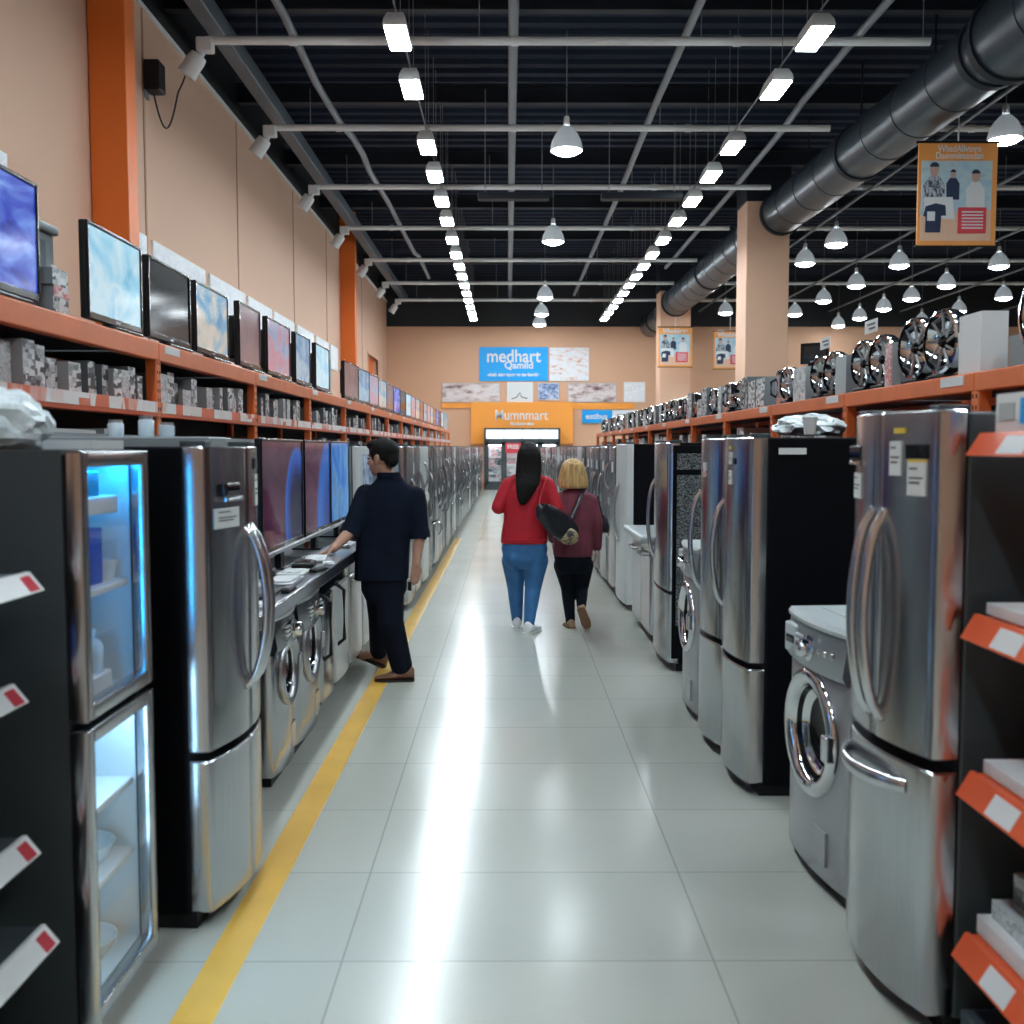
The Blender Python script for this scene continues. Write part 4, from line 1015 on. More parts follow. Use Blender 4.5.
# televisions on the left rack
TVS = [(3.45, 4.31, 'blue', .49, 'blue waves, nearest on the left rack'), (4.78, 5.5, 'sky', .46, 'a pale blue sky, second on the left rack'), (5.58, 6.33, 'off', .45, 'a dark reflecting screen, third on the left rack'),
       (6.42, 7.18, 'cloud', .45, 'sky over sand, fourth on the left rack'), (7.45, 8.1, 'brown', .47, 'a dim rose picture, fifth on the left rack'), (8.31, 9.19, 'rose', .47, 'rose and blue, sixth on the left rack'),
       (9.41, 10.12, 'teal', .47, 'teal water, seventh on the left rack'), (10.39, 11.2, 'sky', .47, 'a pale picture, eighth on the left rack')]
for i, (a, b, s, h, d) in enumerate(TVS):
    tv('black framed television showing '+d, (-1.99, (a+b)/2, ZT), L90, b-a-.02, h, s, 'televisions on the left rack', stand=.035, deep=(i in (4, 5)))
y = 12.4; k = 9
base = {}
cyc = ['teal', 'rose', 'cloud', 'brown', 'blue', 'off', 'sky', 'rose', 'cloud', 'brown']
AD = {'teal': 'teal water', 'rose': 'rose and blue', 'cloud': 'sky over sand', 'brown': 'a dim rose picture', 'blue': 'blue waves', 'off': 'a dark screen', 'sky': 'a pale sky'}
while y < 30:
    s = cyc[k % 10]; lb = 'black framed television showing %s, %s on the left rack' % (AD[s], ordw(k))
    loc = (-2.0, y+.45, ZT)
    if s not in base: base[s] = tv(lb, loc, L90-.06, .86, .46, s, 'televisions on the left rack', stand=.035)
    else: dup(base[s], loc, None, lb)
    y += 1.02; k += 1
# printed cartons
def carton(name, lb, cat, loc, w, d, h, side, front, group=None, face=1, rz=0., bev=.003):
    mb = MB(); x0, x1 = (-d, 0) if face > 0 else (0, d)
    mb.box(x0, x1, -w/2, w/2, 0, h)
    for f in mb.bm.faces:
        f.normal_update()
        if f.normal.x*face > .9: f.material_index = 1
    o = mb.build(name, [side, front], smooth=False); o.location = loc; o.rotation_euler = (0, 0, rz)
    return tag(o, lb, cat, group)
tones = [('card_grey', 'print_grey', 'grey'), ('card_pale', 'print_pale', 'pale'), ('card_grey', 'print_dark', 'dark'), ('card_pale', 'print_grey', 'speckled grey'), ('side_mid', 'print_grey', 'slate')]
def shelf_fill(k0, k1, y0, step, xf, z, hmax, shelfname, group, skip=.16, wr=(.065, .17), face=1):
    for k in range(k0, k1):
        a, b = y0+k*step+.08, y0+(k+1)*step-.08; y = a; j = 0
        while y < b-.1:
            w = random.uniform(*wr)*(1 if k < 9 else 1.7)
            if y+w > b: break
            if random.random() < skip: y += w*.9; continue
            s, f, nm = random.choice(tones); h = random.uniform(.45, .95)*hmax; j += 1
            sz = 'tall' if h > .78*hmax else ('low' if h < .58*hmax else 'mid-height')
            carton('carton', '%s %s carton on the %s, %s along in the %s bay' % (sz, nm, shelfname, ordw(j), ordw(k-k0+1)), 'carton', (xf-face*random.uniform(.0, .06), y+w/2, z), w-.006, random.uniform(.16, .3), h, M[s], M[f], group, face)
            y += w+.004
shelf_fill(1, 14, LY0, LS, -1.945, ZM, .20, 'left middle shelf', 'cartons on the left middle shelf')
carton('carton', 'long white carton lying low behind the left refrigerators', 'carton', (-1.96, 4.42, 1.605), .72, .2, .16, M['paper'], M['white'], None)
carton('carton', 'small speckled carton beside the long white carton', 'carton', (-1.96, 4.98, 1.605), .2, .2, .17, M['card_pale'], M['print_grey'], None)
# support under the two low cartons: a plain board on the lower deck
tag(MB().box(-2.3, -1.95, 3.95, 5.2, 1.461, 1.604, .004).build('shallow_crate', M['card_brown']), 'shallow brown crate under the long white carton', 'crate')
shelf_fill(3, 9, LY0, LS, -1.96, 1.461, .36, 'left lower shelf', 'cartons on the left lower shelf', skip=.35, wr=(.2, .4))
# grey storage cabinet and small items between the first two televisions
t = thing('storage_box', 'grey storage box between the first two rack televisions', 'box', (-2.06, 4.57, ZT), L90)
MB().box(-.17, .16, .05, .42, 0, .40, .012).build('body', M['side_mid'], t); MB().box(-.18, .17, .03, .43, .40, .44, .008).build('lid', M['side_mid'], t); MB().box(.10, .15, .035, .05, .14, .26, .004).build('label_plate', M['paper'], t); MB().box(-.12, .06, .044, .05, .22, .36, .004).build('recessed_panel', M['card_grey'], t)
for k, (dy, z, h, m, lb) in enumerate(((4.42, 0, .07, 'print_dark', 'low dark printed pack before the grey storage box'), (4.43, .071, .05, 'print_red', 'red and white printed pack stacked before the grey storage box'), (4.42, .122, .07, 'print_grey', 'grey printed pack topmost before the grey storage box'))):
    carton('carton', lb, 'carton', (-1.95, dy, ZT+z), .15, .10, h, M['card_grey'], M[m], 'packs before the grey storage box')
t2 = tag(MB().box(-2.36, -2.08, 11.55, 11.85, ZT, ZT+.46, .01).build('tall_carton', M['side_mid']), 'tall plain grey carton between the rack televisions', 'carton')
for j in range(7):
    carton('carton', 'small pale carton at the far end of the left rack top, %s from the televisions' % ordw(j+1), 'carton', (-1.96, 31.2+j*.27, ZT), .25, .3, random.uniform(.25, .55), M['card_pale'], M[random.choice(['print_pale', 'print_grey', 'print_dark'])], 'cartons ending the left rack top')

# ------------------------------------------------------------------ right rack goods
def disc(label, loc, r, rot, group, dark=True):
    t = thing('reflector_heater', label, 'heater', loc, rot, group); yc = -.03; zc = r+.02
    MB().lathe([(r*.88, -.035), (r*.97, -.03), (r, 0), (r*.98, .03), (r*.92, .035), (r*.86, .0)], (0, yc, zc), 'y', 36, cap=False).build('rim', M['chrome'], t)
    MB().lathe([(r*.90, -.02), (r*.78, .015), (r*.5, .05), (r*.2, .065), (0, .07)], (0, yc, zc), 'y', 32, cap=False).build('dish', M['chrome'], t)
    MB().lathe([(r*.98, .03), (r*.85, .07), (r*.4, .10), (0, .11)], (0, yc, zc), 'y', 28, cap=False).build('back_shell', M['black'], t)
    MB().lathe([(r*.26, .05), (r*.24, -.0), (r*.12, -.03), (0, -.032)], (0, yc, zc), 'y', 20, cap=False).build('hub', M['smoked'] if dark else M['tick'], t)
    g = MB()
    for k in range(9):
        a = 2*PI*k/9; g.tube([(r*.2*math.cos(a), yc-.01, zc+r*.2*math.sin(a)), (r*.88*math.cos(a+.25), yc-.012, zc+r*.88*math.sin(a+.25))], .007, 6)
    g.build('guard_spoke', M['tick'], t)
    MB().box(-r*.5, r*.5, -.08, .08, 0, .022, .006).build('foot', M['black'], t)
    return t
DG = 'chrome reflector heaters on the right rack'
dl = [(4.02, .185), (5.00, .165), (5.335, .165), (5.80, .147), (6.10, .147), (6.66, .140), (6.945, .140)]
dn = ['nearest and cut by the picture edge', 'nearer of the large near pair', 'further of the large near pair', 'nearer of the dark backed second pair', 'further of the dark backed second pair', 'nearer of the third pair', 'further of the third pair']
d0 = None
for (yy, r), nm in zip(dl, dn):
    disc('round chrome reflector heater on the right rack, '+nm, (2.20, yy, ZR), r, R90+.12, DG)
def rc(name, lb, yy, w, d, h, side, front, x=2.11, group=None, z=ZR): return carton(name, lb, 'carton', (x, yy, z), w, d, h, M[side], M[front], group, face=-1)
rc('carton', 'white ribbed carton between the nearest heater and the large pair', 4.60, .22, .12, .27, 'white', 'paper')
rc('carton', 'plain grey carton behind the white ribbed carton', 4.32, .20, .3, .15, 'side_mid', 'side_mid', x=2.2)
rc('carton', 'tall pale carton between the large pair and second pair', 5.577, .10, .3, .24, 'card_pale', 'print_red')
rc('carton', 'tall grey carton just beyond the second pair', 6.375, .20, .25, .24, 'side_mid', 'card_pale')
tv('small black monitor standing on the pale carton beyond the third pair', (2.22, 7.30, ZR+.2405), R90+.9, .20, .15, 'off', None, stand=.03)
rc('carton', 'pale carton with grey top beyond the third pair', 7.28, .30, .25, .24, 'card_pale', 'print_pale')
for yy, z, lb in ((5.92, ZR+.335, 'white price card standing on the second heater pair'), (6.77, ZR+.325, 'white price card standing on the third heater pair')):
    t = tag(MB().box(2.13, 2.135, yy-.10, yy+.10, z, z+.075).build('price_card', M['paper'], smooth=False), lb, 'card', 'price cards on heater pairs')
    q = MB(); q.box(2.126, 2.13, yy-.07, yy+.05, z+.045, z+.055); q.box(2.126, 2.13, yy-.07, yy+.02, z+.02, z+.03); q.build('printed_line', M['ink'], t, smooth=False)
def canister(lb, loc, r, h, m, group):
    t = thing('chrome_canister', lb, 'canister', loc, 0, group)
    MB().lathe([(0, 0), (r, 0), (r, h*.8), (r*.9, h*.86), (0, h*.86)], seg=20).build('body', m, t); MB().lathe([(r*.93, h*.86), (r*.8, h*.93), (r*.25, h*.95), (r*.2, h), (0, h)], seg=20).build('lid', M['black'], t)
    MB().tube([(-r*.9, 0, h*.7), (-r*1.5, 0, h*.62), (-r*1.5, 0, h*.3), (-r*.9, 0, h*.22)], .011, 8).build('handle', M['black'], t)
    return t
pd = disc('small chrome reflector heater on the right rack, first beyond the pale carton', (2.20, 7.75, ZR), .132, R90+.1, DG, False)
pc = canister('chrome lidded canister on the right rack, first beyond the pale carton', (2.22, 8.05, ZR), .075, .30, M['chrome'], 'chrome canisters on the right rack')
y = 8.3; nd, nc, nb = 1, 1, 0
while y < 22.9:
    u = random.random()
    if u < .40:
        nd += 1; dup(pd, (2.20+random.uniform(-.03, .02), y+.14, ZR), R90+random.uniform(-.1, .4), 'small chrome reflector heater on the right rack, %s beyond the pale carton' % ordw(nd)); y += .31
    elif u < .68:
        nc += 1; dup(pc, (2.21+random.uniform(-.03, .05), y+.09, ZR), random.uniform(-.6, .6), 'chrome lidded canister on the right rack, %s beyond the pale carton' % ordw(nc)); y += .23
    else:
        nb += 1; w = random.uniform(.15, .3); s, f, nm = random.choice(tones)
        rc('carton', '%s carton on the right rack top, %s beyond the heater pairs' % (nm, ordw(nb)), y+w/2, w-.01, .25, random.uniform(.18, .32), s, f, x=2.12, group='cartons on the right rack top'); y += w+.02
for k in range(2, 12):
    yy = RY0+k*RS+.2; j = 0
    while yy < RY0+(k+1)*RS-.3:
        w = random.uniform(.22, .42)
        if random.random() < .55:
            j += 1; s, f, nm = random.choice(tones+[('card_brown', 'print_red', 'brown and red')])
            rc('carton', '%s carton under the right rack top, %s along in the %s bay' % (nm, ordw(j), ordw(k-1)), yy+w/2, w-.02, .3, random.uniform(.26, .42), s, f, x=2.14, group='cartons under the right rack top', z=1.461)
        yy += w+.02

# ------------------------------------------------------------------ shelves at the picture's edges
def gondola(label, x, face, y0, y1, levels, lipm, back, depth=.5):
    t = thing('gondola_shelf', label, 'shelf unit', (x, (y0+y1)/2, 0)); hw = (y1-y0)/2
    bx = lambda mb, a, b, *r, **k: mb.box(*sorted((-face*a, -face*b)), *r, **k)
    m = MB(); bx(m, depth, depth+.04, -hw, hw, 0, back, .004); m.build('back_panel', M['side_grey'], t)
    m = MB(); bx(m, -.02, depth, -hw, hw, 0, .12, .006); m.build('base', M['side_grey'], t)
    for off, z, lh in levels:
        m = MB(); bx(m, off, depth, -hw, hw, z-.022, z, .003); s = m.build('shelf', lipm if lipm is not M['white'] else M['side_grey'], t)
        l = MB(); X = -face*off
        l.rings([[(X, yy, z+.006), (X+face*.012, yy, z+.006), (X+face*.05, yy, z-lh), (X+face*.038, yy, z-lh)] for yy in (-hw, hw)]); lo = l.build('price_rail', lipm, s, smooth=False)
        for yy in ((hw-.16, hw-.75) if lipm is not M['white'] else (hw-.02, hw-.6)):
            tg = MB(); tg.rings([[(X+face*(.0145+.038*f), q, z+.004-(lh+.004)*f) for f in (.12, .9)]+[(X+face*(.0125+.038*f), q, z+.004-(lh+.004)*f) for f in (.9, .12)] for q in (yy-(.13 if lipm is not M['white'] else .05), yy)])
            lab(tg.build('price_tag', M['paper'] if lipm is not M['white'] else M['red'], s, smooth=False), 'small price ticket')
    return t
gondola('dark shelf unit with red orange shelf lips at the right front', 1.28, -1, 1.3, 2.69, [(.0, 1.715, .055), (-.0, 1.225, .06), (-.0, .79, .06), (-.0, .335, .06)], M['orange_shelf'], 1.66, .62)
gondola('dark shelf unit with white shelf lips at the left front edge', -1.26, 1, 1.2, 2.60, [(.0, 1.352, .042), (.05, 1.055, .042), (.03, .648, .042), (-.012, .405, .042)], M['white'], 1.55, .5)
RG = 'cartons on the right front shelves'
def gc(lb, y, x, z, w, d, h, s, f, rz=0.): return carton('carton', lb, 'carton', (x, y, z), w, d, h, M[s], M[f], RG, face=-1, rz=rz)
bw = gc('white carton with a blue window on the right front top shelf', 2.54, 1.30, 1.722, .26, .2, .10, 'white', 'white')
MB().box(-.003, 0, -.10, .0, .02, .085).build('blue_window', M['blue_sign'], bw, smooth=False); MB().box(-.003, 0, .03, .11, .03, .075).build('grey_window', M['card_pale'], bw, smooth=False)
gc('white carton behind the blue window carton, right front top shelf', 2.21, 1.30, 1.722, .30, .2, .12, 'paper', 'blue_pack')
gc('flat white carton on the second right front shelf', 2.52, 1.30, 1.231, .34, .3, .03, 'paper', 'white')
gc('tilted printed booklet standing on the second right front shelf', 2.48, 1.39, 1.262, .20, .03, .15, 'print_pale', 'print_red', .25)
gc('flat white carton on the third right front shelf', 2.48, 1.30, .796, .40, .3, .035, 'paper', 'white')
gc('grey carton standing on the third right front shelf', 2.46, 1.38, .832, .24, .14, .13, 'card_pale', 'print_pale', .15)
gc('wide flat white carton on the lowest right front shelf', 2.46, 1.30, .341, .46, .3, .05, 'paper', 'white')
gc('second flat carton stacked on the lowest right front shelf', 2.48, 1.33, .392, .38, .28, .05, 'card_pale', 'print_pale')
gc('small grey carton topmost on the lowest right front shelf', 2.50, 1.38, .443, .26, .2, .09, 'card_pale', 'print_grey', .1)
def bt(lb, loc, r, h, m):
    t = thing('spray_bottle', lb, 'bottle', loc); bottle(r, h).build('body', M[m], t); MB().lathe([(r*.44, h*.9), (r*.44, h*1.02), (0, h*1.02)], seg=16).build('cap', M['white'], t)
bt('white bottle at the edge of the right front third shelf', (1.47, 2.19, .796), .05, .26, 'white')
bt('white bottle at the edge of the right front second shelf', (1.47, 2.21, 1.231), .05, .26, 'white')
LG = 'packs on the left front shelves'
def lc(lb, y, x, z, w, d, h, s, f, rz=0.): return carton('carton', lb, 'carton', (x, y, z), w, d, h, M[s], M[f], LG, face=1, rz=rz)
lc('dark red pack leaning on the top left front shelf', 2.48, -1.32, 1.353, .05, .09, .085, 'deep_red', 'deep_red', .2)
lc('pale pack beside the dark red pack on the left', 2.40, -1.32, 1.353, .08, .09, .07, 'card_brown', 'print_pale')
lc('blue pack on the second left front shelf', 2.46, -1.36, 1.056, .12, .1, .10, 'blue_pack', 'blue_pack')
lc('pale printed pack on the third left front shelf', 2.46, -1.32, .649, .14, .1, .05, 'print_pale', 'print_pale', .2)
lc('dark pack on the lowest left front shelf', 2.44, -1.33, .406, .2, .1, .07, 'black', 'print_dark')

# ------------------------------------------------------------------ things lying on top of the fridges
def crumple(name, lb, cat, loc, sx, sy, sz, seed, m):
    mb = MB(); bmesh.ops.create_icosphere(mb.bm, subdivisions=4, radius=1)
    for v in mb.bm.verts:
        p = v.co*2.2+Vector((seed, 0, 0)); n = noise.noise(p)*.30+abs(noise.noise(p*2.7))*.22
        c = v.co*(1+n); v.co = Vector((c.x*sx, c.y*sy, max(-.55, c.z)*sz+sz*.55))
    o = mb.build(name, m, sharp=20); o.location = loc; return tag(o, lb, cat)
crumple('plastic_wrap', 'crumpled cloudy plastic wrap on top of the glass door fridge', 'plastic wrap', (-1.50, 2.82, 1.676), .19, .115, .11, 3.1, M['plastic_wrap'])
carton('carton', 'flat white tray beside the plastic wrap on the glass fridge', 'tray', (-1.22, 3.07, 1.676), .23, .2, .028, M['white'], M['paper'], None)
crumple('plastic_wrap', 'crumpled clear bag on the tall right fridge pair', 'plastic wrap', (1.62, 5.40, 1.748), .16, .26, .07, 9.7, M['plastic_wrap'])
t = thing('plastic_cup', 'small pale cup on the tall right fridge beside the bag', 'cup', (1.50, 4.98, 1.747)); MB().lathe([(0, 0), (.026, 0), (.036, .085), (.033, .085), (.024, .006), (0, .006)], seg=20).build('body', M['white'], t); MB().lathe([(.036, .08), (.039, .083), (.036, .088)], seg=20, cap=False).build('rim', M['white'], t)
# small silver goods standing on the grey cabinet and partition
for k, (x, yy, h, lb) in enumerate(((-1.62, 4.15, .07, 'short pale jar on the grey cabinet behind the black sided fridge'), (-1.52, 4.22, .09, 'taller pale jar on the grey cabinet behind the black sided fridge'), (-1.42, 4.18, .06, 'small squat jar on the grey cabinet, nearest the aisle'))):
    t = thing('glass_jar', lb, 'jar', (x, yy, 1.726), 0, 'jars on the grey cabinet'); MB().lathe([(0, 0), (.03, 0), (.032, .01), (.032, h*.75), (.024, h*.85), (0, h*.85)], seg=18).build('body', M['clear_bottle'], t); MB().lathe([(.027, h*.83), (.027, h), (0, h)], seg=18).build('lid', M['tick'], t)
# ------------------------------------------------------------------ people
def V(px, py, y): return atY(px, py, y)
def oval(c, rx, ry, yaw=0., n=20, pw=2.3):
    out = []
    for k in range(n):
        a = 2*PI*k/n; ca, sa = math.cos(a), math.sin(a)
        x = rx*math.copysign(abs(ca)**(2/pw), ca); y = ry*math.copysign(abs(sa)**(2/pw), sa)
        out.append((c[0]+x*math.cos(yaw)-y*math.sin(yaw), c[1]+x*math.sin(yaw)+y*math.cos(yaw), c[2]))
    return out
def torso(mb, secs, yaw=0., grow=0.):
    mb.rings([oval(c, rx+grow, ry+grow, yaw) for c, rx, ry in secs])
def limb(mb, pts, rad, grow=0.):
    for (a, b), (ra, rb) in zip(zip(pts, pts[1:]), zip(rad, rad[1:])): mb.capsule(a, b, ra+grow, rb+grow, 14)
def hand(mb, wrist, d, palm_n, thumb_side, L=.175, curl=.5):
    """palm with four unequal fingers and a thumb leaving the side of the palm"""
    d = Vector(d).normalized(); n = Vector(palm_n); n = (n-d*n.dot(d)).normalized(); s = d.cross(n).normalized()*thumb_side; w = Vector(wrist)
    k = L/.18
    for i in range(4):
        o = s*(.030-.020*i)*k; mb.capsule(w+o*.55+d*.01, w+o+d*.085*k, .0135*k, .012*k, 10)
    for i, ln in enumerate((.072, .082, .076, .058)):
        o = s*(.032-.0215*i)*k; p = w+o+d*.088*k; dd = d
        for j, f in enumerate((.45, .32, .23)):
            ang = curl*(.35+.4*j); dd = (d*math.cos(ang)+n*math.sin(ang)).normalized(); q = p+dd*ln*f*k
            mb.capsule(p, q, (.0093-.0008*j)*k, (.0088-.0008*j)*k, 8); p = q
    p = w+s*.022*k+d*.022*k; q = p+(s*.8+d*.7+n*.35).normalized()*.042*k; r = q+(s*.25+d*.9+n*.45).normalized()*.034*k
    mb.capsule(p, q, .0135*k, .0105*k, 10); mb.capsule(q, r, .0105*k, .0085*k, 10)
def headmesh(mb, c, face, scale=1., neck=None):
    """c = middle of the skull, face = the way it looks; returns the frame"""
    f = Vector(face).normalized(); up = Vector((0, 0, 1)); up = (up-f*up.dot(f)).normalized(); r = f.cross(up).normalized()
    R = Matrix((r, f, up)).transposed(); c = Vector(c); s = scale
    P = lambda x, y, z: c+R @ Vector((x*s, y*s, z*s))
    mb.ball(P(0, -.012, .025), (.074*s, .094*s, .092*s), 20, R); mb.ball(P(0, .025, -.045), (.058*s, .066*s, .075*s), 18, R)
    mb.ball(P(0, .062, -.093), (.028*s, .026*s, .024*s), 14, R); mb.ball(P(0, .074, .022), (.045*s, .018*s, .014*s), 12, R)
    mb.capsule(P(0, .082, .010), P(0, .103, -.030), .009*s, .014*s, 10); mb.ball(P(0, .086, -.062), (.024*s, .012*s, .008*s), 12, R)
    mb.ball(P(0, .085, -.074), (.020*s, .011*s, .007*s), 12, R)
    for q in (-1, 1):
        mb.ball(P(q*.046, .055, -.025), (.022*s, .025*s, .022*s), 12, R)
        mb.ball(P(q*.077, -.008, -.012), (.010*s, .020*s, .032*s), 12, R); mb.ball(P(q*.083, -.018, .004), (.008*s, .014*s, .018*s), 10, R)
    return P, R
def eyes(P, R, par, s=1.):
    for q in (-1, 1):
        MB().ball(P(q*.031, .083, .0), (.010*s, .005*s, .005*s), 12, R).build('eye', M['eye'], par)
def shoe(par, name, heel, toe, w, h, m, sole, nose=0.45, tops=True):
    heel, toe = Vector(heel), Vector(toe); d = toe-heel; L = d.length; d.normalize()
    side = d.cross(Vector((0, 0, 1))).normalized(); up = side.cross(d).normalized()
    prof = [(0, .55, .80), (.04, .80, 1.0), (.16, .92, 1.0), (.30, .90, .98), (.45, .92, .74), (.62, 1.0, .56), (.80, .96, .46), (.92, .72, .38), (.985, .36, .26)]
    mb = MB(); so = MB(); r1, r2 = [], []
    for t, a, b in prof:
        c = heel+d*L*t; hw = w/2*a; hh = h*b
        ring = []
        for k in range(14):
            an = 2*PI*k/14; x = math.cos(an); z = math.sin(an)
            ring.append(c+side*hw*x*(1 if z < .2 else .86)+up*(.012+(hh-.012)*(.5+.5*z)))
        r1.append(ring)
        r2.append([c+side*hw*1.05*x+up*z for x, z in ((-1, 0), (1, 0), (1, .016), (-1, .016))])
    so.rings(r2)
    o = mb.rings(r1).build(name, m, par, sharp=60); so.build('sole', sole, o)
    return o

# ---- the man at the counter
def the_man():
    t = thing('person', 'man in a navy shirt and dark trousers reaching to the left counter', 'person')
    sk = MB()
    hc = V(381.5, 457.5, 7.19); P, R = headmesh(sk, hc, (-.90, .42, -.10), 1.08)
    sk.capsule(V(384, 468, 7.19), V(390, 485, 7.2), .058, .066)
    shL, shR = V(366, 495, 7.22), V(415, 497, 7.22)
    elL, elR = V(351, 531, 7.12), V(420, 534, 7.20)
    wrL, wrR = V(333, 549, 6.90), V(416, 563, 7.13)
    secs = [(V(385, 575, 7.22), .165, .115), (V(385, 555, 7.22), .165, .115), (V(385, 530, 7.22), .165, .11), (V(387, 508, 7.22), .175, .115), (V(389, 495, 7.22), .175, .105), (V(390, 486, 7.21), .13, .085), (V(390, 479, 7.2), .065, .06)]
    torso(sk, secs)
    limb(sk, [shL, elL, wrL], [.056, .046, .030]); limb(sk, [shR, elR, wrR], [.056, .046, .031])
    limb(sk, [V(377, 570, 7.3), V(377, 616, 7.45), V(377, 652, 7.55)], [.085, .058, .042]); limb(sk, [V(392, 570, 7.2), V(388, 622, 7.12), V(403, 669, 7.16)], [.085, .058, .042])
    for a, b in ((V(377, 652, 7.55), V(362, 656, 7.55)), (V(403, 669, 7.16), V(385, 679, 7.16))): sk.capsule(a, b, .04, .03)
    hand(sk, wrL, V(316, 556, 6.84)-wrL, (.25, -.1, -1), 1, .185, .25); hand(sk, wrR, (-.05, -.03, -1), (-.6, .75, 0), 1, .185, .75)
    body = fuse(sk, 'body', M['skin_man'], t, .0065, 2); eyes(P, R, body, 1.08)
    # short black hair
    h = MB(); s = 1.08
    h.ball(P(0, -.022, .040), (.085*s, .103*s, .092*s), 22, R); h.ball(P(0, .035, .088), (.068*s, .062*s, .038*s), 16, R); h.ball(P(0, -.075, -.01), (.066*s, .045*s, .066*s), 16, R)
    for q in (-1, 1): h.capsule(P(q*.074, .018, .04), P(q*.075, .020, -.012), .012, .008)
    bm_trim(h, P(0, .055, 0), R @ Vector((0, .8, -.62)), keep_above=P(0, .085, .075))
    fuse(h, 'hair', M['hair_black'], t, .007, 2)
    # shirt: loose, rolled sleeves
    c = MB()
    secs = [(V(381.5, 579.5, 7.22), .198, .150), (V(382, 565, 7.22), .198, .148), (V(383, 545, 7.22), .196, .142), (V(385, 525, 7.22), .198, .14), (V(388, 508, 7.22), .207, .14), (V(390, 497, 7.22), .205, .128), (V(390, 488, 7.215), .165, .108), (V(390, 481, 7.21), .110, .085), (V(389.5, 476, 7.2), .083, .078)]
    torso(c, secs)
    limb(c, [shL, elL.lerp(shL, .08)], [.080, .070]); limb(c, [shR, elR.lerp(shR, .04)], [.080, .068])
    fuse(c, 'shirt', M['shirt_navy'], t, .0085, 4)
    cl = MB(); cl.rings([oval(V(389, 477, 7.2), .088, .082), oval(V(388.5, 472.5, 7.195), .083, .078), oval(V(388.5, 472.2, 7.195), .076, .070), oval(V(389, 476, 7.2), .076, .070)], cap=False); cl.build('collar', M['shirt_navy'], t)
    for a, b, r in ((elL, shL, .076), (elR, shR, .073)):
        d = (b-a).normalized(); MB().tube([a-d*.028, a-d*.03, a+d*.03, a+d*.032], [r*.9, r, r, r*.92], 18).build('rolled_cuff', M['shirt_navy'], t, sharp=60)
    p = MB()
    torso(p, [(V(384, 603, 7.22), .12, .10), (V(384, 590, 7.22), .165, .125), (V(384, 578, 7.22), .168, .128), (V(384, 560, 7.22), .165, .12)])
    limb(p, [V(377.5, 582, 7.28), V(379, 618, 7.42), V(379, 650, 7.54)], [.098, .080, .072]); limb(p, [V(389.5, 582, 7.2), V(391, 622, 7.12), V(401.5, 666, 7.16)], [.108, .092, .080])
    fuse(p, 'trousers', M['trouser_navy'], t, .0085, 4)
    hz = V(414.5, 683, 7.15); hz.z = .0; tz = V(374, 683, 7.13); tz.z = 0.0
    shoe(t, 'shoe', hz, tz, .105, .105, M['leather_brown'], M['sole_dark'])
    hz = V(385, 664, 7.56); hz.z = .004; tz = V(352.5, 651, 7.62); tz.z = .10
    shoe(t, 'shoe', hz, tz, .105, .10, M['leather_brown'], M['sole_dark'])
    return t
def bm_trim(mb, p, n, keep_above=None):
    """cut the hair volume away from the face"""
    bm = mb.bm; n = Vector(n).normalized()
    g = bm.verts[:]+bm.edges[:]+bm.faces[:]
    bmesh.ops.bisect_plane(bm, geom=g, plane_co=p, plane_no=n, clear_outer=True)
    bmesh.ops.holes_fill(bm, edges=[e for e in bm.edges if e.is_boundary], sides=0)
the_man()
# a small phone-like thing in his right hand
pp = V(414, 586, 7.12)
g = thing('key_fob', 'small dark key fob with a pale face in the hand of the man', 'key fob', (pp.x-.03, 7.115, pp.z+.012))
MB().box(-.014, .014, -.007, .007, -.045, .02, .005).build('body', M['black'], g); MB().lathe([(.017, -.002), (.02, 0), (.017, .002), (.014, 0), (.017, -.002)], (0, 0, .03), 'y', 18, cap=False).build('ring', M['chrome'], g)

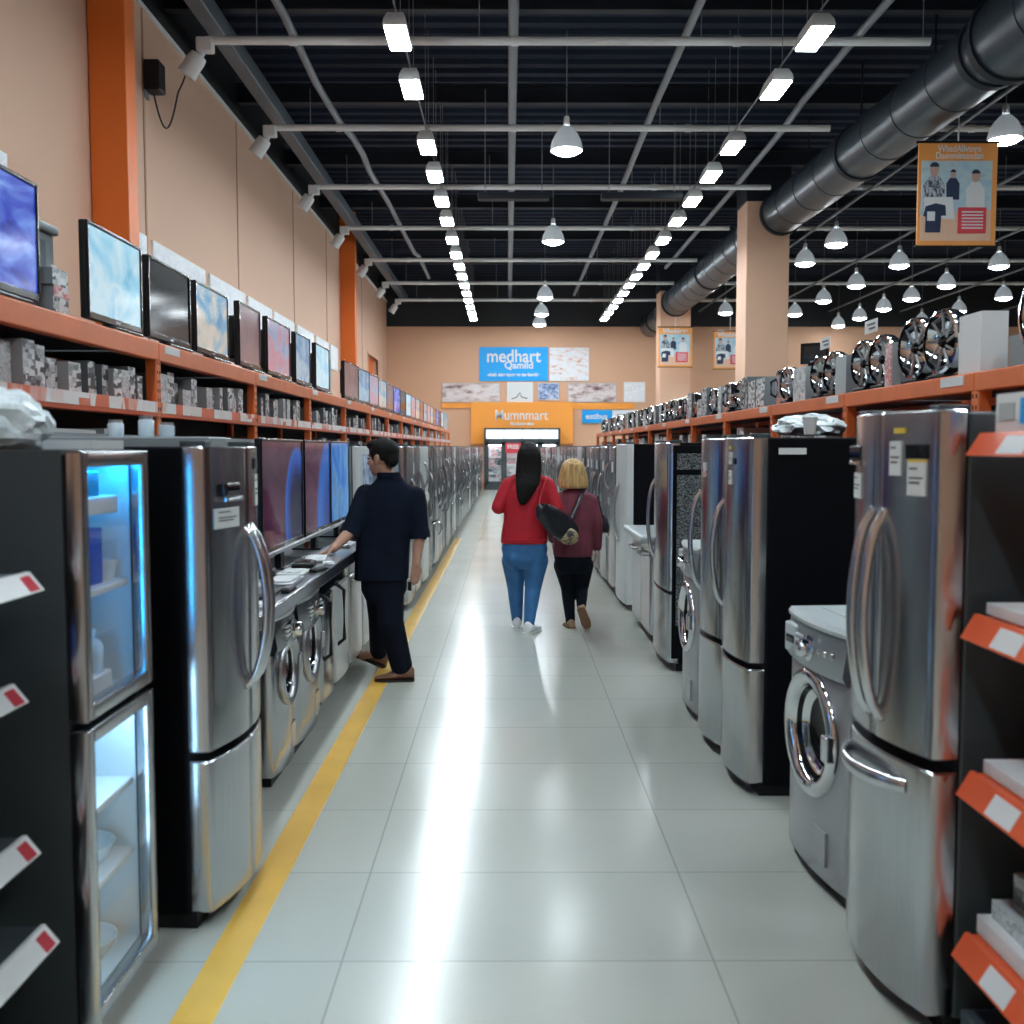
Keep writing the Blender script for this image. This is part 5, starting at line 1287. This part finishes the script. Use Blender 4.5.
# ---- woman in red
def woman_red():
    t = thing('person', 'long haired woman in a red jumper and blue jeans walking away', 'person'); Y = 9.08
    sk = MB(); hc = V(529, 456.5, Y+.02); P, R = headmesh(sk, hc, (.10, 1, -.04), 1.0)
    sk.capsule(V(528.5, 465, Y), V(528, 478, Y), .05, .055)
    shL, shR = V(509, 485.5, Y), V(547, 485.5, Y); elL, elR = V(498.5, 507, Y-.04), V(556, 508, Y-.04); wrL, wrR = V(507, 501, Y+.26), V(546, 499, Y+.26)
    torso(sk, [(V(524.5, 556, Y), .15, .11), (V(524.5, 540, Y), .175, .125), (V(525, 520, Y), .15, .11), (V(527, 500, Y), .16, .11), (V(528, 487, Y), .16, .10), (V(528, 478, Y), .12, .075), (V(528, 472, Y), .055, .055)])
    limb(sk, [shL, elL, wrL], [.052, .042, .029]); limb(sk, [shR, elR, wrR], [.052, .042, .029])
    hand(sk, wrL, (.5, .7, .25), (.3, .3, -.9), -1, .165, .5); hand(sk, wrR, (-.5, .7, .25), (-.3, .3, -.9), 1, .165, .5)
    lh, lk, la = V(514, 556, Y+.02), V(515.5, 588, Y+.12), V(517, 620, Y+.17); rh, rk, ra = V(536, 556, Y), V(533, 588, Y), V(529, 624, Y-.08)
    limb(sk, [lh, lk, la], [.09, .06, .04]); limb(sk, [rh, rk, ra], [.09, .06, .04])
    sk.capsule(la, la+Vector((0, .12, -.04)), .034, .028); sk.capsule(ra, ra+Vector((.05, .11, -.04)), .034, .028)
    body = fuse(sk, 'body', M['skin_fair'], t, .0075, 2); eyes(P, R, body)
    c = MB()
    torso(c, [(V(524.3, 541.5, Y), .208, .150), (V(524.3, 536, Y), .212, .152), (V(525, 520, Y), .196, .14), (V(526, 503, Y), .195, .14), (V(527.5, 490, Y), .19, .125), (V(528, 482, Y), .14, .10), (V(528, 475, Y), .085, .075), (V(528, 471.5, Y), .068, .066)])
    limb(c, [shL, elL, elL.lerp(wrL, .9)], [.076, .066, .046]); limb(c, [shR, elR, elR.lerp(wrR, .9)], [.076, .066, .046])
    for q in (shL, shR): c.capsule(V(528, 475, Y), q+Vector((0, 0, .012)), .060, .062)
    fuse(c, 'jumper', M['knit_red'], t, .009, 4)
    MB().rings([oval(V(524.3, 537.5, Y), .206, .150), oval(V(524.3, 538, Y), .214, .156), oval(V(524.3, 542.5, Y), .212, .154), oval(V(524.3, 543, Y), .204, .148)], cap=False).build('hem_band', M['knit_red'], t)
    p = MB()
    torso(p, [(V(524.5, 568, Y), .10, .10), (V(524.5, 560, Y), .19, .145), (V(524.5, 549, Y), .212, .155), (V(524.5, 541, Y), .20, .142), (V(524.5, 534, Y), .18, .13)])
    for hp, kn, an in ((lh, lk, la), (rh, rk, ra)):
        limb(p, [hp+Vector((0, 0, -.04)), hp.lerp(kn, .5), kn, kn.lerp(an, .35), an], [.116, .100, .076, .068, .050])
    for q in (514.5, 534.5): p.ball(V(q, 556, Y-.045), (.105, .105, .125))
    fuse(p, 'jeans', M['jeans'], t, .008, 3)
    for nm, a, dx in (('shoe', la, .0), ('shoe', ra, .10)):
        h = Vector((a.x-dx*.25, a.y-.07, 0.0)); q = Vector((a.x+dx, a.y+.185, 0.0)); shoe(t, nm, h, q, .098, .115, M['sneaker'], M['sneaker'])
    h = MB(); s = 1.0
    h.ball(P(0, -.018, .036), (.094, .112, .098), 22, R); bm_trim(h, P(0, .072, 0), R @ Vector((0, .8, -.6)))
    h.rings([oval(V(529, 444.5, Y-.03), .03, .03), oval(V(529, 446.5, Y-.035), .070, .06), oval(V(529, 449.5, Y-.04), .094, .075), oval(V(529, 454, Y-.05), .108, .08), oval(V(529, 463, Y-.06), .116, .072), oval(V(528.5, 473, Y-.085), .118, .060), oval(V(527.5, 484, Y-.135), .108, .040), oval(V(525.5, 492, Y-.155), .085, .030), oval(V(523.5, 499, Y-.165), .058, .024), oval(V(522.5, 504.5, Y-.168), .025, .014)])
    fuse(h, 'hair', M['hair_black'], t, .008, 2)
woman_red()

# ---- blonde woman
def woman_blonde():
    t = thing('person', 'blonde woman in a maroon top and black leggings walking away', 'person'); Y = 9.32
    sk = MB(); hc = V(573, 471, Y); P, R = headmesh(sk, hc, (-.08, 1, -.08), .98)
    sk.capsule(V(573, 479, Y), V(574, 492, Y), .05, .055)
    shL, shR = V(557.5, 501, Y), V(590.5, 501, Y); elL, elR = V(551, 521, Y), V(597, 523, Y-.02); wrL, wrR = V(553, 540, Y+.12), V(597, 548, Y+.02)
    torso(sk, [(V(573, 563, Y), .13, .10), (V(573, 553, Y), .155, .12), (V(574, 533, Y), .145, .11), (V(574.5, 515, Y), .15, .11), (V(574.5, 503, Y), .15, .10), (V(574, 493, Y), .11, .08), (V(574, 488, Y), .055, .055)])
    limb(sk, [shL, elL, wrL], [.05, .04, .028]); limb(sk, [shR, elR, wrR], [.05, .04, .028])
    hand(sk, wrL, (0, .4, -1), (1, 0, 0), 1, .16, .6); hand(sk, wrR, (-.05, .1, -1), (-1, .1, 0), -1, .16, .6)
    lh, lk, la = V(564, 562, Y+.02), V(567.5, 588, Y+.03), V(570.5, 622, Y-.03); rh, rk, ra = V(583, 562, Y), V(581.5, 589, Y+.05), V(581.5, 606, Y-.10)
    limb(sk, [lh, lk, la], [.085, .055, .037]); limb(sk, [rh, rk, ra], [.085, .055, .037])
    sk.capsule(la, la+Vector((-.01, .10, -.035)), .032, .026); sk.capsule(ra, ra+Vector((.02, .06, -.12)), .032, .026)
    body = fuse(sk, 'body', M['skin_fair'], t, .0075, 2); eyes(P, R, body, .98)
    c = MB()
    torso(c, [(V(573, 556, Y), .185, .145), (V(573, 548, Y), .186, .146), (V(573.5, 533, Y), .178, .14), (V(574.5, 515, Y), .182, .138), (V(574.5, 504, Y), .18, .125), (V(574, 495, Y), .14, .10), (V(574, 490, Y), .08, .075), (V(574, 488, Y), .066, .066)])
    limb(c, [shL, elL, elL.lerp(wrL, .92)], [.070, .060, .045]); limb(c, [shR, elR, elR.lerp(wrR, .94)], [.070, .060, .046])
    for q in (shL, shR): c.capsule(V(574, 491, Y), q+Vector((0, 0, .01)), .058, .058)
    fuse(c, 'top', M['top_maroon'], t, .009, 4)
    p = MB()
    torso(p, [(V(573, 573, Y), .09, .09), (V(573, 566, Y), .165, .13), (V(573, 556, Y), .178, .138), (V(573, 545, Y), .165, .125)])
    for hp, kn, an in ((lh, lk, la), (rh, rk, ra)):
        limb(p, [hp+Vector((0, 0, -.03)), hp.lerp(kn, .5), kn, kn.lerp(an, .35), an], [.10, .086, .064, .060, .044])
    for q in (564.5, 582): p.ball(V(q, 563, Y-.035), (.09, .095, .11))
    fuse(p, 'leggings', M['leggings'], t, .008, 3)
    h = Vector((la.x+.01, la.y-.06, 0)); q = Vector((la.x-.03, la.y+.17, 0)); shoe(t, 'shoe', h, q, .09, .085, M['tan_shoe'], M['gum_sole'])
    toe = V(587.5, 631, 9.22); toe.z = .012; heel = V(580.5, 608, 9.14)
    d = (toe-heel).normalized(); toe2 = heel+d*.235
    sh = MB(); so = MB(); up = Vector((.15, 1, .30)); up = (up-d*up.dot(d)).normalized(); side = d.cross(up).normalized(); r1 = []; r2 = []
    for f, a, b in ((0, .55, .8), (.06, .8, 1.0), (.25, .85, 1.0), (.5, .9, .75), (.75, 1.0, .55), (.92, .75, .42), (1.0, .35, .3)):
        cc = heel+d*.235*f; r1.append([cc+side*.044*a*math.cos(k*PI/7)+up*(.012+.072*b*(.5+.5*math.sin(k*PI/7))) for k in range(14)])
        r2.append([cc+side*.047*a*x+up*z for x, z in ((-1, -.002), (1, -.002), (1, .016), (-1, .016))])
    o = sh.rings(r1).build('shoe', M['tan_shoe'], t, sharp=60); so.rings(r2).build('sole', M['gum_sole'], o)
    hr = MB()
    hr.rings([oval(V(573, 458.5, Y-.01), .03, .03), oval(V(573, 460.5, Y-.01), .072, .07), oval(V(573, 464, Y-.02), .10, .10), oval(V(573, 468, Y-.02), .115, .11), oval(V(573, 474, Y-.03), .128, .105), oval(V(573, 481, Y-.045), .142, .092), oval(V(573.5, 486, Y-.06), .138, .078), oval(V(574, 488.5, Y-.07), .115, .06)])
    bm_trim(hr, P(0, .045, 0), Vector((0, 1, -.25)))
    fuse(hr, 'hair', M['hair_blonde'], t, .008, 2)
    return shR
woman_blonde()
# ---- bags
bg = thing('shoulder_bag', 'black and gold shoulder bag hanging between the two women', 'bag', tuple(V(556, 523, 8.93)))
o0 = Vector(bg.location)
m = MB(); pts = [V(538.5, 505, 8.85), V(543, 511, 8.84), V(551, 518, 8.87), V(560, 525, 8.95), (V(569, 531, 9.03)), V(577, 532, 9.06)]
rad = [(.03, .03), (.085, .050), (.112, .06), (.125, .065), (.115, .06), (.05, .04)]
m.tube([p-o0 for p in pts], rad, 20, hint=(0, 0, 1)); fuse(m, 'bag_body', M['bag'], bg, .008, 3)
MB().ball(V(567.5, 536, 8.97)-o0, (.105, .052, .078), 18, Matrix.Rotation(.25, 3, 'Y')).build('gold_pocket', [M['bag_gold']], bg)
fl_ = MB(); fl_.tube([p-o0+Vector((0, -.068, .035)) for p in pts[1:5]], [(.05, .012)]*4, 12, hint=(0, 0, 1)); fl_.build('flap', M['bag'], bg)
stp = MB(); stp.tube([V(570, 521, 9.08)-o0, V(574, 512, 9.135)-o0, V(580, 497, 9.165)-o0, V(585, 489.5, 9.22)-o0, V(586.5, 488, 9.32)-o0, V(584, 493, 9.42)-o0], (.019, .006), 8, hint=(1, 0, .4)); stp.build('strap', M['bag'], bg)
s2 = MB(); s2.tube([V(539.5, 504, 8.87)-o0, V(541, 495, 8.915)-o0, V(544, 484, 8.945)-o0, V(546, 479, 8.985)-o0, V(546.5, 477.0, 9.06)-o0], (.010, .005), 8, hint=(1, 0, .4)); s2.build('strap', M['knit_red'], bg)
hb = thing('handbag', 'small black handbag hanging at the right side of the blonde woman', 'bag', tuple(V(604.5, 522, 9.45))); o0 = Vector(hb.location)
m = MB(); m.rings([oval(V(604, 532, 9.45)-o0, .045, .09), oval(V(604.5, 526, 9.45)-o0, .05, .10), oval(V(603.5, 518, 9.45)-o0, .035, .09), oval(V(602, 513.5, 9.45)-o0, .015, .06)]); m.build('bag_body', M['bag'], hb)
MB().tube([V(602, 514, 9.40)-o0, V(599, 503, 9.38)-o0, V(597.5, 496, 9.36)-o0], .008, 8).build('strap', M['bag'], hb)
# ------------------------------------------------------------------ world, exposure
wd = bpy.data.worlds.new('world'); SC.world = wd; wd.use_nodes = True
wd.node_tree.nodes['Background'].inputs[0].default_value = (.010, .012, .016, 1); wd.node_tree.nodes['Background'].inputs[1].default_value = .3
SC.view_settings.view_transform = 'Standard'; SC.view_settings.look = 'None'; SC.view_settings.gamma = 1; SC.view_settings.use_curve_mapping = False
SC.view_settings.exposure = 0.12
SC.cycles.use_denoising = True
SC.cycles.max_bounces = 8; SC.cycles.diffuse_bounces = 4; SC.cycles.glossy_bounces = 4; SC.cycles.transparent_max_bounces = 8
SC.cycles.caustics_reflective = False; SC.cycles.caustics_refractive = False
SC.cycles.sample_clamp_indirect = 6
SC.cycles.use_light_tree = True
